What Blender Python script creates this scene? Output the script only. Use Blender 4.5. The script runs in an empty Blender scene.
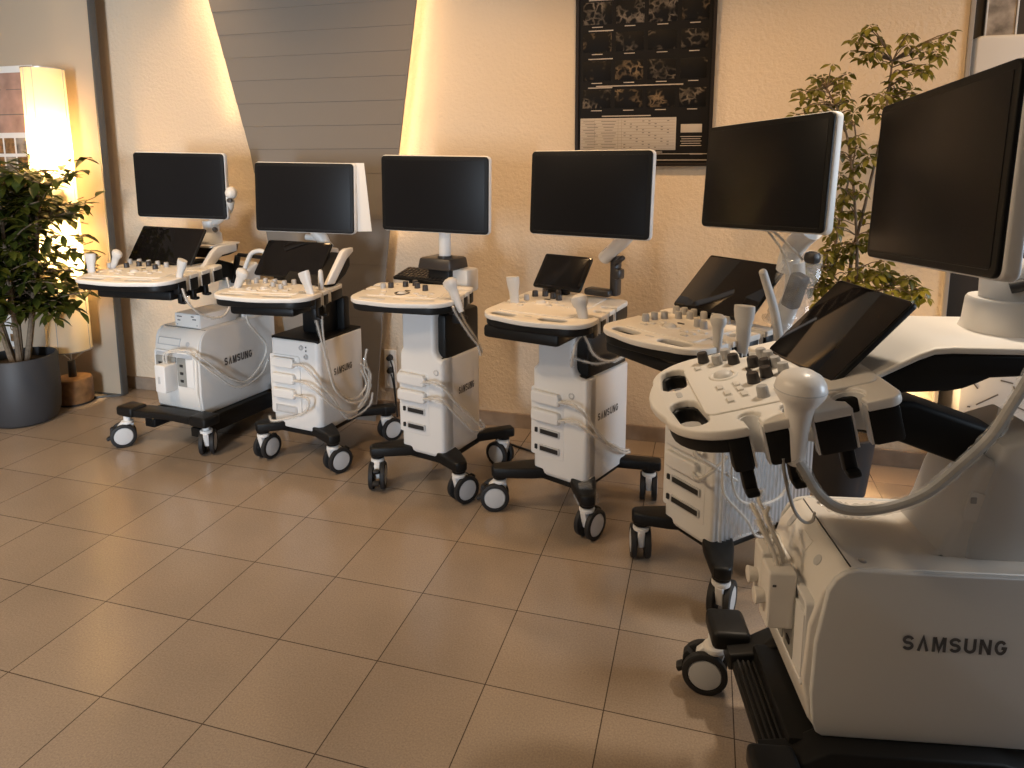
import bpy, bmesh, math, random
from mathutils import Vector, Matrix, Euler
R = math.radians
PI = math.pi
scene = bpy.context.scene
COL = scene.collection
random.seed(7)
T = 1 / 3.0                     # floor tile edge, metres

# ------------------------------------------------------------------ materials
def nodes(name):
    m = bpy.data.materials.new(name); m.use_nodes = True
    nt = m.node_tree
    return m, nt, nt.nodes['Principled BSDF']

def mat(name, col, rough=.5, metal=0, bump=0, bscale=200, coat=0, trans=0, ior=1.45, spec=.5, var=0):
    m, nt, b = nodes(name)
    b.inputs['Base Color'].default_value = (*col, 1)
    b.inputs['Roughness'].default_value = rough
    b.inputs['Metallic'].default_value = metal
    b.inputs['Specular IOR Level'].default_value = spec
    b.inputs['IOR'].default_value = ior
    if coat: b.inputs['Coat Weight'].default_value = coat; b.inputs['Coat Roughness'].default_value = .03
    if trans: b.inputs['Transmission Weight'].default_value = trans
    tc = nt.nodes.new('ShaderNodeTexCoord')
    if bump or var:
        n = nt.nodes.new('ShaderNodeTexNoise'); n.inputs['Scale'].default_value = bscale
        n.inputs['Detail'].default_value = 4
        nt.links.new(tc.outputs['Object'], n.inputs['Vector'])
    if bump:
        bp = nt.nodes.new('ShaderNodeBump'); bp.inputs['Strength'].default_value = bump
        bp.inputs['Distance'].default_value = .004
        nt.links.new(n.outputs['Fac'], bp.inputs['Height']); nt.links.new(bp.outputs['Normal'], b.inputs['Normal'])
    if var:
        r = nt.nodes.new('ShaderNodeValToRGB')
        r.color_ramp.elements[0].position = .3; r.color_ramp.elements[1].position = .7
        r.color_ramp.elements[0].color = (*[c * (1 - var) for c in col], 1)
        r.color_ramp.elements[1].color = (*[min(1, c * (1 + var)) for c in col], 1)
        nt.links.new(n.outputs['Fac'], r.inputs['Fac']); nt.links.new(r.outputs['Color'], b.inputs['Base Color'])
    return m

M = {}
M['white'] = mat('white_plastic', (.74, .735, .72), .42, bump=.02, bscale=900)
M['cream'] = mat('warm_white_plastic', (.74, .71, .66), .38, bump=.02, bscale=900)
M['sidegrey'] = mat('side_cover_plastic', (.62, .62, .61), .5, bump=.02, bscale=900)
M['grey'] = mat('light_grey_plastic', (.50, .50, .50), .45)
M['probe'] = mat('probe_grey_plastic', (.60, .59, .57), .38)
M['hub'] = mat('hub_grey', (.56, .57, .58), .45)
M['black'] = mat('black_plastic', (.008, .008, .008), .45, bump=.03, bscale=700, spec=.3)
M['rubber'] = mat('black_rubber', (.016, .016, .017), .6)
M['knobgrey'] = mat('knob_grey', (.40, .395, .39), .4)
M['domewhite'] = mat('probe_dome_plastic', (.78, .76, .73), .3)
M['keypale'] = mat('key_pale', (.66, .63, .58), .4)
M['knobblack'] = mat('knob_dark', (.035, .03, .028), .4)
M['screen'] = mat('screen_glass', (.006, .006, .007), .16, spec=.32)
M['matscreen'] = mat('matte_screen', (.010, .010, .011), .32, spec=.16)
M['bezel'] = mat('bezel_black', (.010, .010, .010), .45, spec=.2)
M['gloss'] = mat('touch_glass', (.006, .005, .005), .05, spec=.7)
M['cable'] = mat('cable_grey', (.62, .59, .54), .4)
M['cabledark'] = mat('thick_cable_grey', (.33, .32, .30), .45)
M['letter'] = mat('lettering_grey', (.07, .07, .075), .5)
M['metal'] = mat('dull_metal', (.40, .40, .40), .35, .8)
M['slot'] = mat('slot_dark', (.02, .02, .02), .5)
M['portmetal'] = mat('connector_socket', (.30, .30, .28), .5, .2)
M['pot'] = mat('pot_charcoal', (.040, .040, .043), .55, bump=.04, bscale=60)
M['soil'] = mat('potting_soil', (.05, .033, .02), .9, bump=.6, bscale=90, var=.4)
M['bark'] = mat('plant_bark', (.18, .13, .085), .8, bump=.3, bscale=60, var=.25)
M['wood'] = mat('lamp_wood', (.20, .105, .045), .4, bscale=22, var=.35)
M['panelgrey'] = mat('grey_fabric_panel', (.185, .165, .142), .85, bump=.08, bscale=400)
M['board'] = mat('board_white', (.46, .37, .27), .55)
M['boardedge'] = mat('board_edge_grey', (.08, .078, .075), .5)
M['frame'] = mat('poster_frame_black', (.016, .011, .008), .5, spec=.25)
M['sheet'] = mat('poster_black', (.010, .0090, .008), .55, spec=.12)
M['paper'] = mat('paper_white', (.78, .76, .72), .7)
M['tablepaper'] = mat('poster_table_paper', (.42, .37, .31), .7)
M['ink'] = mat('print_ink', (.16, .14, .12), .6)
M['caption'] = mat('caption_print', (.42, .36, .30), .6)
M['base'] = mat('baseboard_stone', (.26, .20, .15), .5, bscale=14, var=.15)
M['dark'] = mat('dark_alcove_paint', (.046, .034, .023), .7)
M['strip'] = mat('corner_profile', (.30, .27, .24), .6)
M['ceil'] = mat('ceiling_paint', (.40, .34, .27), .9)  # unseen ceiling, darkened to cut bounce light
M['wall_dim'] = mat('low_bounce_wall', (.22, .18, .14), .85)  # unseen walls darkened to cut bounce light on the nearest machine

def leafmat(name, a, b):
    m, nt, bs = nodes(name)
    tc = nt.nodes.new('ShaderNodeTexCoord'); n = nt.nodes.new('ShaderNodeTexNoise'); n.inputs['Scale'].default_value = 9
    r = nt.nodes.new('ShaderNodeValToRGB'); r.color_ramp.elements[0].position = .35; r.color_ramp.elements[1].position = .68
    r.color_ramp.elements[0].color = (*a, 1); r.color_ramp.elements[1].color = (*b, 1)
    nt.links.new(tc.outputs['Object'], n.inputs['Vector']); nt.links.new(n.outputs['Fac'], r.inputs['Fac'])
    nt.links.new(r.outputs['Color'], bs.inputs['Base Color']); bs.inputs['Roughness'].default_value = .35
    tr = nt.nodes.new('ShaderNodeBsdfTranslucent'); mx = nt.nodes.new('ShaderNodeMixShader'); mx.inputs[0].default_value = .42
    nt.links.new(r.outputs['Color'], tr.inputs['Color'])
    out = nt.nodes['Material Output']
    nt.links.new(bs.outputs[0], mx.inputs[1]); nt.links.new(tr.outputs[0], mx.inputs[2]); nt.links.new(mx.outputs[0], out.inputs[0])
    return m
M['leaf'] = leafmat('ficus_leaf', (.030, .045, .008), (.11, .13, .022))
M['leaf2'] = leafmat('umbrella_leaf', (.075, .078, .008), (.24, .225, .030))

def shademat():
    m, nt, b = nodes('lamp_shade_paper')
    b.inputs['Base Color'].default_value = (.86, .76, .58, 1); b.inputs['Roughness'].default_value = .8
    tr = nt.nodes.new('ShaderNodeBsdfTranslucent'); tr.inputs['Color'].default_value = (.9, .76, .52, 1)
    mx = nt.nodes.new('ShaderNodeMixShader'); mx.inputs[0].default_value = .6
    nt.links.new(b.outputs[0], mx.inputs[1]); nt.links.new(tr.outputs[0], mx.inputs[2])
    nt.links.new(mx.outputs[0], nt.nodes['Material Output'].inputs[0])
    return m
M['shade'] = shademat()

def clearmat(name, tint, alpha, rough=.12):
    m, nt, b = nodes(name)
    b.inputs['Base Color'].default_value = (*tint, 1); b.inputs['Roughness'].default_value = rough
    b.inputs['Specular IOR Level'].default_value = .9
    tp = nt.nodes.new('ShaderNodeBsdfTransparent'); mx = nt.nodes.new('ShaderNodeMixShader'); mx.inputs[0].default_value = alpha
    nt.links.new(tp.outputs[0], mx.inputs[1]); nt.links.new(b.outputs[0], mx.inputs[2])
    nt.links.new(mx.outputs[0], nt.nodes['Material Output'].inputs[0])
    return m
M['wrap'] = clearmat('clear_plastic_film', (.82, .84, .86), .16, .06)
M['sleeve'] = clearmat('clear_cable_sleeve', (.85, .82, .76), .16, .08)
M['ribbed'] = clearmat('ribbed_clear_sheet', (.86, .90, .95), .80, .12)
def _ribs(m):
    nt = m.node_tree; tc = nt.nodes.new('ShaderNodeTexCoord'); wv = nt.nodes.new('ShaderNodeTexWave'); wv.bands_direction = 'Y'; wv.inputs['Scale'].default_value = 33
    mr = nt.nodes.new('ShaderNodeMapRange'); mr.inputs['To Min'].default_value = .45; mr.inputs['To Max'].default_value = .98
    nt.links.new(tc.outputs['Object'], wv.inputs['Vector']); nt.links.new(wv.outputs['Fac'], mr.inputs['Value'])
    nt.links.new(mr.outputs[0], [n for n in nt.nodes if n.type == 'MIX_SHADER'][0].inputs[0])
_ribs(M['ribbed'])

def wallmat():
    m, nt, b = nodes('rough_plaster')
    tc = nt.nodes.new('ShaderNodeTexCoord')
    n1 = nt.nodes.new('ShaderNodeTexNoise'); n1.inputs['Scale'].default_value = 55; n1.inputs['Detail'].default_value = 6; n1.inputs['Roughness'].default_value = .6
    n2 = nt.nodes.new('ShaderNodeTexNoise'); n2.inputs['Scale'].default_value = 1.3
    r = nt.nodes.new('ShaderNodeValToRGB')
    r.color_ramp.elements[0].color = (.60, .49, .36, 1); r.color_ramp.elements[1].color = (.68, .56, .42, 1)
    bp = nt.nodes.new('ShaderNodeBump'); bp.inputs['Strength'].default_value = .55; bp.inputs['Distance'].default_value = .012
    for n in (n1, n2): nt.links.new(tc.outputs['Object'], n.inputs['Vector'])
    nt.links.new(n2.outputs['Fac'], r.inputs['Fac']); nt.links.new(r.outputs['Color'], b.inputs['Base Color'])
    nt.links.new(n1.outputs['Fac'], bp.inputs['Height']); nt.links.new(bp.outputs['Normal'], b.inputs['Normal'])
    b.inputs['Roughness'].default_value = .85
    return m
M['wall'] = wallmat()

def floormat():
    m, nt, b = nodes('stone_floor_tiles')
    tc = nt.nodes.new('ShaderNodeTexCoord'); mp = nt.nodes.new('ShaderNodeMapping')
    mp.inputs['Location'].default_value = (4.63805 * T + 12 * T, -3.8939 * T + 24 * T, 0)
    br = nt.nodes.new('ShaderNodeTexBrick'); br.offset = 0; br.squash = 1
    br.inputs['Scale'].default_value = 1; br.inputs['Brick Width'].default_value = T; br.inputs['Row Height'].default_value = T
    br.inputs['Mortar Size'].default_value = .0017; br.inputs['Mortar Smooth'].default_value = .15
    br.inputs['Color1'].default_value = (.265, .210, .162, 1); br.inputs['Color2'].default_value = (.300, .238, .182, 1)
    br.inputs['Mortar'].default_value = (.060, .043, .032, 1); br.inputs['Bias'].default_value = 0
    n1 = nt.nodes.new('ShaderNodeTexNoise'); n1.inputs['Scale'].default_value = 190; n1.inputs['Detail'].default_value = 6; n1.inputs['Roughness'].default_value = .75
    n2 = nt.nodes.new('ShaderNodeTexNoise'); n2.inputs['Scale'].default_value = 2.5; n2.inputs['Detail'].default_value = 3
    mx = nt.nodes.new('ShaderNodeMixRGB'); mx.blend_type = 'OVERLAY'; mx.inputs[0].default_value = .62
    mx2 = nt.nodes.new('ShaderNodeMixRGB'); mx2.blend_type = 'OVERLAY'; mx2.inputs[0].default_value = .18
    nt.links.new(tc.outputs['Object'], mp.inputs['Vector'])
    for n in (br, n1, n2): nt.links.new(mp.outputs['Vector'], n.inputs['Vector'])
    nt.links.new(br.outputs['Color'], mx.inputs[1]); nt.links.new(n1.outputs['Fac'], mx.inputs[2])
    nt.links.new(mx.outputs[0], mx2.inputs[1]); nt.links.new(n2.outputs['Fac'], mx2.inputs[2])
    nt.links.new(mx2.outputs[0], b.inputs['Base Color'])
    rr = nt.nodes.new('ShaderNodeMapRange'); rr.inputs['To Min'].default_value = .15; rr.inputs['To Max'].default_value = .25
    nt.links.new(n1.outputs['Fac'], rr.inputs['Value']); nt.links.new(rr.outputs[0], b.inputs['Roughness'])
    bp = nt.nodes.new('ShaderNodeBump'); bp.inputs['Strength'].default_value = .35; bp.inputs['Distance'].default_value = .002; bp.invert = True
    nt.links.new(br.outputs['Fac'], bp.inputs['Height']); nt.links.new(bp.outputs['Normal'], b.inputs['Normal'])
    return m
M['floor'] = floormat()

def scanmat(name, seed, warm=0):
    m, nt, b = nodes(name)
    N = nt.nodes.new; Lk = nt.links.new
    tc = N('ShaderNodeTexCoord'); mp = N('ShaderNodeMapping'); mp.inputs['Location'].default_value = (seed * 3.7, seed * 1.3, seed)
    v = N('ShaderNodeTexVoronoi'); v.feature = 'DISTANCE_TO_EDGE'; v.inputs['Scale'].default_value = 30; v.inputs['Randomness'].default_value = 1
    n = N('ShaderNodeTexNoise'); n.inputs['Scale'].default_value = 26; n.inputs['Detail'].default_value = 5
    n2 = N('ShaderNodeTexNoise'); n2.inputs['Scale'].default_value = 12
    add = N('ShaderNodeVectorMath'); add.operation = 'MULTIPLY_ADD'; add.inputs[1].default_value = (.05, .05, .05)
    Lk(tc.outputs['Object'], mp.inputs['Vector']); Lk(mp.outputs[0], n.inputs['Vector']); Lk(mp.outputs[0], n2.inputs['Vector'])
    Lk(n.outputs['Color'], add.inputs[0]); Lk(mp.outputs[0], add.inputs[2]); Lk(add.outputs[0], v.inputs['Vector'])
    r = N('ShaderNodeValToRGB'); r.color_ramp.elements[0].position = .0; r.color_ramp.elements[1].position = .20
    r.color_ramp.elements[0].color = (1, 1, 1, 1); r.color_ramp.elements[1].color = (.0, .0, .0, 1)
    r2 = N('ShaderNodeValToRGB'); r2.color_ramp.elements[0].position = .50; r2.color_ramp.elements[1].position = .70
    mul = N('ShaderNodeMath'); mul.operation = 'MULTIPLY'
    mix = N('ShaderNodeMixRGB'); mix.inputs[1].default_value = (.006, .0055, .005, 1); mix.inputs[2].default_value = (.19, .155 - .02 * warm, .12 - .04 * warm, 1)
    gm = N('ShaderNodeMapping'); gm.inputs['Location'].default_value = (-1, -1, -1); gm.inputs['Scale'].default_value = (2, 2, 2)
    gr = N('ShaderNodeTexGradient'); gr.gradient_type = 'SPHERICAL'; pr = N('ShaderNodeMath'); pr.operation = 'MULTIPLY_ADD'; pr.inputs[1].default_value = .22; 
    Lk(tc.outputs['Generated'], gm.inputs['Vector']); Lk(gm.outputs[0], gr.inputs['Vector']); Lk(gr.outputs['Fac'], pr.inputs[0]); Lk(n2.outputs['Fac'], pr.inputs[2])
    Lk(v.outputs['Distance'], r.inputs['Fac']); Lk(pr.outputs[0], r2.inputs['Fac'])
    Lk(r.outputs['Color'], mul.inputs[0]); Lk(r2.outputs['Color'], mul.inputs[1]); Lk(mul.outputs[0], mix.inputs[0]); Lk(mix.outputs[0], b.inputs['Base Color'])
    b.inputs['Roughness'].default_value = .55; b.inputs['Specular IOR Level'].default_value = .12
    return m
for i in range(5): M['scan%d' % i] = scanmat('scan_print_%d' % i, i + 1, i % 2)
M['photo'] = mat('photo_print', (.30, .25, .20), .5, bscale=13, var=.75)
M['warmphoto'] = mat('warm_photo_print', (.22, .12, .05), .5, bscale=28, var=.7)
M['pinkprint'] = mat('pink_print', (.42, .26, .20), .6, bscale=9, var=.25)

# ------------------------------------------------------------------ mesh tools
def catmull(pts, n):
    P = [Vector(p) for p in pts]
    if len(P) < 3: return P
    out = []
    for i in range(len(P) - 1):
        p0 = P[max(i - 1, 0)]; p1 = P[i]; p2 = P[i + 1]; p3 = P[min(i + 2, len(P) - 1)]
        for k in range(n):
            t = k / n
            out.append(.5 * ((2 * p1) + (p2 - p0) * t + (2 * p0 - 5 * p1 + 4 * p2 - p3) * t * t + (3 * p1 - p0 - 3 * p2 + p3) * t ** 3))
    out.append(P[-1]); return out

class MB:
    def __init__(s): s.bm = bmesh.new()
    def _merge(s, t, mtx=None):
        if mtx is not None: bmesh.ops.transform(t, matrix=mtx, verts=t.verts)
        me = bpy.data.meshes.new('tmp'); t.to_mesh(me); t.free(); s.bm.from_mesh(me); bpy.data.meshes.remove(me); return s
    def box(s, c, size, r=0, rot=(0, 0, 0), seg=2, taper=None):
        t = bmesh.new(); bmesh.ops.create_cube(t, size=1)
        for v in t.verts:
            k = 1
            if taper and v.co.z < 0: v.co.x *= taper[0]; v.co.y *= taper[1]
            v.co = Vector((v.co.x * size[0], v.co.y * size[1], v.co.z * size[2]))
        if r: bmesh.ops.bevel(t, geom=t.edges[:], offset=min(r, min(size) * .49), segments=seg, profile=.5, affect='EDGES')
        return s._merge(t, Matrix.Translation(c) @ Euler(rot).to_matrix().to_4x4())
    def vbox(s, c, size, r, re=.004, seg=4):
        """box with strongly rounded vertical edges and softly rounded rims"""
        hx, hy = size[0] / 2, size[1] / 2
        return s.plate(rrect(hx, hy, r, seg), c[2] - size[2] / 2, c[2] + size[2] / 2, re, off=(c[0], c[1]))
    def cyl(s, p0, p1, r0, r1=None, seg=20, bev=0):
        p0, p1 = Vector(p0), Vector(p1); d = p1 - p0
        t = bmesh.new()
        bmesh.ops.create_cone(t, cap_ends=True, segments=seg, radius1=r0, radius2=r0 if r1 is None else r1, depth=d.length)
        if bev:
            es = [e for e in t.edges if len(e.link_faces) == 2 and any(len(f.verts) > 4 for f in e.link_faces)]
            bmesh.ops.bevel(t, geom=es, offset=bev, segments=2, profile=.5, affect='EDGES')
        q = Vector((0, 0, 1)).rotation_difference(d.normalized())
        return s._merge(t, Matrix.Translation((p0 + p1) / 2) @ q.to_matrix().to_4x4())
    def sph(s, c, r, sc=(1, 1, 1), rot=(0, 0, 0), seg=20):
        t = bmesh.new(); bmesh.ops.create_uvsphere(t, u_segments=seg, v_segments=seg // 2 + 2, radius=r)
        return s._merge(t, Matrix.Translation(c) @ Euler(rot).to_matrix().to_4x4() @ Matrix.Diagonal((*sc, 1)))
    def lathe(s, prof, c=(0, 0, 0), rot=(0, 0, 0), seg=28, sc=(1, 1, 1)):
        t = bmesh.new(); rings = []
        for r, z in prof:
            if r < 1e-6: rings.append([t.verts.new((0, 0, z))])
            else: rings.append([t.verts.new((r * math.cos(2 * PI * k / seg), r * math.sin(2 * PI * k / seg), z)) for k in range(seg)])
        for a, b in zip(rings, rings[1:]):
            for k in range(seg):
                k2 = (k + 1) % seg
                if len(a) == 1 and len(b) == 1: continue
                if len(a) == 1: t.faces.new((a[0], b[k2], b[k]))
                elif len(b) == 1: t.faces.new((a[k], a[k2], b[0]))
                else: t.faces.new((a[k], a[k2], b[k2], b[k]))
        bmesh.ops.recalc_face_normals(t, faces=t.faces)
        return s._merge(t, Matrix.Translation(c) @ Euler(rot).to_matrix().to_4x4() @ Matrix.Diagonal((*sc, 1)))
    def tube(s, pts, r, seg=8, n=6, radii=None, jitter=0, flat=None):
        P = catmull(pts, n) if n > 1 else [Vector(p) for p in pts]
        t = bmesh.new(); rings = []; up = None
        for i, p in enumerate(P):
            d = (P[min(i + 1, len(P) - 1)] - P[max(i - 1, 0)])
            d = d.normalized() if d.length > 1e-9 else Vector((0, 0, 1))
            if up is None:
                up = d.orthogonal().normalized()
            up = (up - d * up.dot(d)); up = up.normalized() if up.length > 1e-6 else d.orthogonal().normalized()
            sd = d.cross(up)
            rr = r if radii is None else radii[0] + (radii[1] - radii[0]) * i / (len(P) - 1)
            ring = []
            for k in range(seg):
                a = 2 * PI * k / seg; q = rr * (1 + (random.uniform(-jitter, jitter) if jitter else 0))
                ring.append(t.verts.new(p + (up * math.cos(a) + sd * math.sin(a)) * q))
            rings.append(ring)
        for a, b in zip(rings, rings[1:]):
            for k in range(seg): t.faces.new((a[k], a[(k + 1) % seg], b[(k + 1) % seg], b[k]))
        t.faces.new(rings[0][::-1]); t.faces.new(rings[-1])
        bmesh.ops.recalc_face_normals(t, faces=t.faces)
        return s._merge(t)
    def plate(s, outline, z0, z1, bev=0, holes=(), off=(0, 0), mtx=None):
        cu = bpy.data.curves.new('tmp', 'CURVE'); cu.dimensions = '2D'; cu.fill_mode = 'BOTH'
        for loop in [outline, *holes]:
            sp = cu.splines.new('POLY'); sp.points.add(len(loop) - 1)
            for p, (x, y) in zip(sp.points, loop): p.co = (x, y, 0, 1)
            sp.use_cyclic_u = True
        h = (z1 - z0) / 2
        cu.extrude = max(h - bev, 0); cu.bevel_depth = bev; cu.bevel_resolution = 2; cu.offset = -bev
        ob = bpy.data.objects.new('tmp', cu)
        me = bpy.data.meshes.new_from_object(ob)
        t = bmesh.new(); t.from_mesh(me)
        bmesh.ops.remove_doubles(t, verts=t.verts, dist=1e-5)
        bmesh.ops.recalc_face_normals(t, faces=t.faces)
        bpy.data.objects.remove(ob); bpy.data.curves.remove(cu); bpy.data.meshes.remove(me)
        m = Matrix.Translation((off[0], off[1], (z0 + z1) / 2))
        return s._merge(t, m if mtx is None else mtx @ m)
    def side(s, prof_yz, x0, x1, bev=.004):
        """profile drawn in (y,z), extruded along x"""
        m = Matrix(((0, 0, 1, 0), (1, 0, 0, 0), (0, 1, 0, 0), (0, 0, 0, 1)))
        return s.plate(prof_yz, x0, x1, bev, mtx=m)
    def front(s, prof_xz, y0, y1, bev=.003, holes=()):
        """profile drawn in (x,z), extruded along y"""
        m = Matrix(((1, 0, 0, 0), (0, 0, -1, 0), (0, 1, 0, 0), (0, 0, 0, 1)))
        return s.plate(prof_xz, -y1, -y0, bev, holes, mtx=m)
    def quad(s, a, b, c, d):
        v = [s.bm.verts.new(p) for p in (a, b, c, d)]; s.bm.faces.new(v); return s
    def build(s, name, m, parent=None, off=None, smooth=True, ang=38):
        if off is not None: bmesh.ops.translate(s.bm, vec=Vector(off), verts=s.bm.verts)
        me = bpy.data.meshes.new(name); s.bm.to_mesh(me); s.bm.free()
        me.materials.append(M[m] if isinstance(m, str) else m)
        if smooth:
            me.shade_smooth(); me.set_sharp_from_angle(angle=R(ang))
        o = bpy.data.objects.new(name, me); COL.objects.link(o)
        if parent is not None: o.parent = parent
        return o

def rrect(hx, hy, r, seg=4):
    out = []
    for cx, cy, a0 in ((hx - r, hy - r, 0), (-hx + r, hy - r, 90), (-hx + r, -hy + r, 180), (hx - r, -hy + r, 270)):
        for k in range(seg + 1):
            a = R(a0 + 90 * k / seg); out.append((cx + r * math.cos(a), cy + r * math.sin(a)))
    return out
def slot(cx, cy, L, W, ang=0, seg=6):
    out = []; h = L / 2 - W / 2; ca, sa = math.cos(R(ang)), math.sin(R(ang))
    for sx, a0 in ((1, -90), (-1, 90)):
        for k in range(seg + 1):
            a = R(a0 + 180 * k / seg); x = sx * h + W / 2 * math.cos(a); y = W / 2 * math.sin(a)
            out.append((cx + x * ca - y * sa, cy + x * sa + y * ca))
    return out

def tag(o, label=None, cat=None, group=None, kind=None):
    if label: o['label'] = label
    if cat: o['category'] = cat
    if group: o['group'] = group
    if kind: o['kind'] = kind
    return o
def thing(name, label, cat, loc=(0, 0, 0), rz=0, group=None):
    o = bpy.data.objects.new(name, None); COL.objects.link(o); o.empty_display_size = .05
    o.location = loc; o.rotation_euler = (0, 0, rz); return tag(o, label, cat, group)
def ribbon(mb, pts, w, th=.0006):
    """flat constant-width stroke with mitred joints in the xy plane"""
    P = [Vector((x, y)) for x, y in pts]; L = []; Rr = []
    for i, p in enumerate(P):
        a = (p - P[i - 1]).normalized() if i else None
        b = (P[i + 1] - p).normalized() if i < len(P) - 1 else None
        if a is None: a = b
        if b is None: b = a
        t = (a + b).normalized(); n = Vector((-t.y, t.x)); k = max(n.dot(Vector((-a.y, a.x))), .45)
        L.append(p + n * (w / 2 / k)); Rr.append(p - n * (w / 2 / k))
    up = [[mb.bm.verts.new((q.x, q.y, z)) for q in L] for z in (0, th)]; dn = [[mb.bm.verts.new((q.x, q.y, z)) for q in Rr] for z in (0, th)]
    for i in range(len(P) - 1):
        mb.bm.faces.new((up[1][i], dn[1][i], dn[1][i + 1], up[1][i + 1]))
        mb.bm.faces.new((up[0][i], up[1][i], up[1][i + 1], up[0][i + 1])); mb.bm.faces.new((dn[0][i], dn[0][i + 1], dn[1][i + 1], dn[1][i]))
def arc(cx, cy, rx, ry, a0, a1, n=14):
    return [(cx + rx * math.cos(R(a0 + (a1 - a0) * k / n)), cy + ry * math.sin(R(a0 + (a1 - a0) * k / n))) for k in range(n + 1)]
def wordmark(name, m, parent, mtx, width, height):
    q = .11
    G = {'S': [arc(.38, .695, .27, .195, 15, 262) + arc(.38, .305, .27, .195, 82, -165)],
         'A': [[(.12, 0), (.40, .90), (.68, 0)]],
         'M': [[(q, 0), (q, .98)], [(.79, 0), (.79, .98)], [(.17, .97), (.45, .10), (.73, .97)]],
         'U': [[(q, 1), (q, .36)] + arc(.39, .36, .28, .25, 180, 360)[1:-1] + [(.67, .36), (.67, 1)]],
         'N': [[(q, 0), (q, 1)], [(.67, 0), (.67, 1)], [(.13, .98), (.65, .02)]],
         'G': [arc(.40, .50, .29, .39, 38, 345) + [(.69, .47), (.44, .47)]]}
    Wd = dict(S=.76, A=.80, M=.90, U=.78, N=.78, G=.80)
    mb = MB(); x = 0
    for ch in 'SAMSUNG':
        for st_ in G[ch]: ribbon(mb, [(px + x, py) for px, py in st_], .19)
        x += Wd[ch] + .17
    x -= .17
    m0 = mtx @ Matrix.Diagonal((width / x, height, 1, 1)) @ Matrix.Translation((-x / 2, -.5, 0))
    bmesh.ops.transform(mb.bm, matrix=m0, verts=mb.bm.verts)
    return mb.build(name, m, parent, smooth=False)
# ------------------------------------------------------------------ the setting
ST = dict(kind='structure')
WA = Vector((-4.9, 3.426)); WD = Vector((.99988, .01534))          # back wall line
def wally(x): return 3.449 + (x + 3.408) * .01534
def struct(mb, name, m, **k): return tag(mb.build(name, m, smooth=False, **k), kind='structure')
struct(MB().box((-.6, .9, -.05), (9.4, 6.4, .1)), 'floor', 'floor')
XE = 1.062
ang = math.atan(.01534)
wl = MB(); wl.box(((-5.1 + XE) / 2, wally((-5.1 + XE) / 2) + .15, 1.4), ((XE + 5.1) / math.cos(ang), .3, 2.8), rot=(0, 0, ang)); struct(wl, 'wall_back', 'wall')
struct(MB().box(((-5.1 + XE) / 2, wally((-5.1 + XE) / 2) - .008, .0405), (XE + 5.1, .016, .081), .002, rot=(0, 0, ang)), 'baseboard_back', 'base')
struct(MB().box((XE + .009, wally(XE) + .14, 1.4), (.02, .3, 2.8), .003), 'trim_1', 'strip')
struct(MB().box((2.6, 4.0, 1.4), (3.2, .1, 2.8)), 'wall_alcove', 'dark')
struct(MB().side([(-2.3, 0), (4.1, 0), (4.1, 2.8), (-2.3, 2.8)], 4.0, 4.1, 0) if False else MB().box((4.05, -.6, 1.4), (.1, 3.4, 2.8)).box((4.05, 3.5, 1.4), (.1, 1.4, 2.8)).box((4.05, 1.95, .4), (.1, 1.8, .8)).box((4.05, 1.95, 2.55), (.1, 1.8, .5)), 'wall_right', 'wall_dim')
struct(MB().box((-.6, .9, 2.85), (9.4, 7.2, .1)), 'ceiling', 'ceil')
struct(MB().box((-5.25, .7, 1.4), (.1, 5.8, 2.8)), 'wall_left', 'wall_dim')

struct(MB().front([(-5.3, 0), (4.1, 0), (4.1, 2.8), (-5.3, 2.8)], -2.25, -2.15, 0, [[(-3.4, .25), (-1.12, .25), (-1.12, 2.4), (-3.4, 2.4)]]), 'wall_rear', 'wall_dim')  # unseen wall; opening shaped to keep daylight off the nearest machine's side
# slanted grey panel with shallow horizontal pleats, standing off the wall
def slanted_panel():
    rows = [(0, -2.245, -1.768), (.54, -2.334, -1.712), (1.03, -2.407, -1.659), (1.526, -2.491, -1.581), (2.26, -2.680, -1.467), (2.79, -2.815, -1.385)]
    def edge(z, k):
        for a, b in zip(rows, rows[1:]):
            if z <= b[0]: t = (z - a[0]) / (b[0] - a[0]); return a[k] + (b[k] - a[k]) * t
        return rows[-1][k]
    mb = MB(); bm = mb.bm; th = .010
    zs = []; z = 0
    steps = [0, .3, .6, .9, 1.15, 1.40, 1.53, 1.655, 1.78, 1.905, 2.03, 2.155, 2.28, 2.405, 2.53, 2.66, 2.79]
    prev = None
    yb = lambda x: wally(x) - .13
    grid = []
    for i, (a, b) in enumerate(zip(steps, steps[1:])):
        lip = .0028 if a >= 1.3 else .0006
        for zz, o in ((a, lip), (b - .003, 0)):
            grid.append((zz, o))
    loops = []
    for zz, o in grid:
        l, r_ = edge(zz, 1), edge(zz, 2)
        loops.append([bm.verts.new((l, yb(l) - o, zz)), bm.verts.new((r_, yb(r_) - o, zz)), bm.verts.new((r_, yb(r_) + th, zz)), bm.verts.new((l, yb(l) + th, zz))])
    for a, b in zip(loops, loops[1:]):
        for k in range(4): bm.faces.new((a[k], a[(k + 1) % 4], b[(k + 1) % 4], b[k]))
    bm.faces.new(loops[0][::-1]); bm.faces.new(loops[-1])
    return mb
tag(slanted_panel().build('slanted_wall_panel', 'panelgrey', smooth=False), 'tall grey slanted wall panel with horizontal pleats, tapering towards the floor', 'wall panel')

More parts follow.
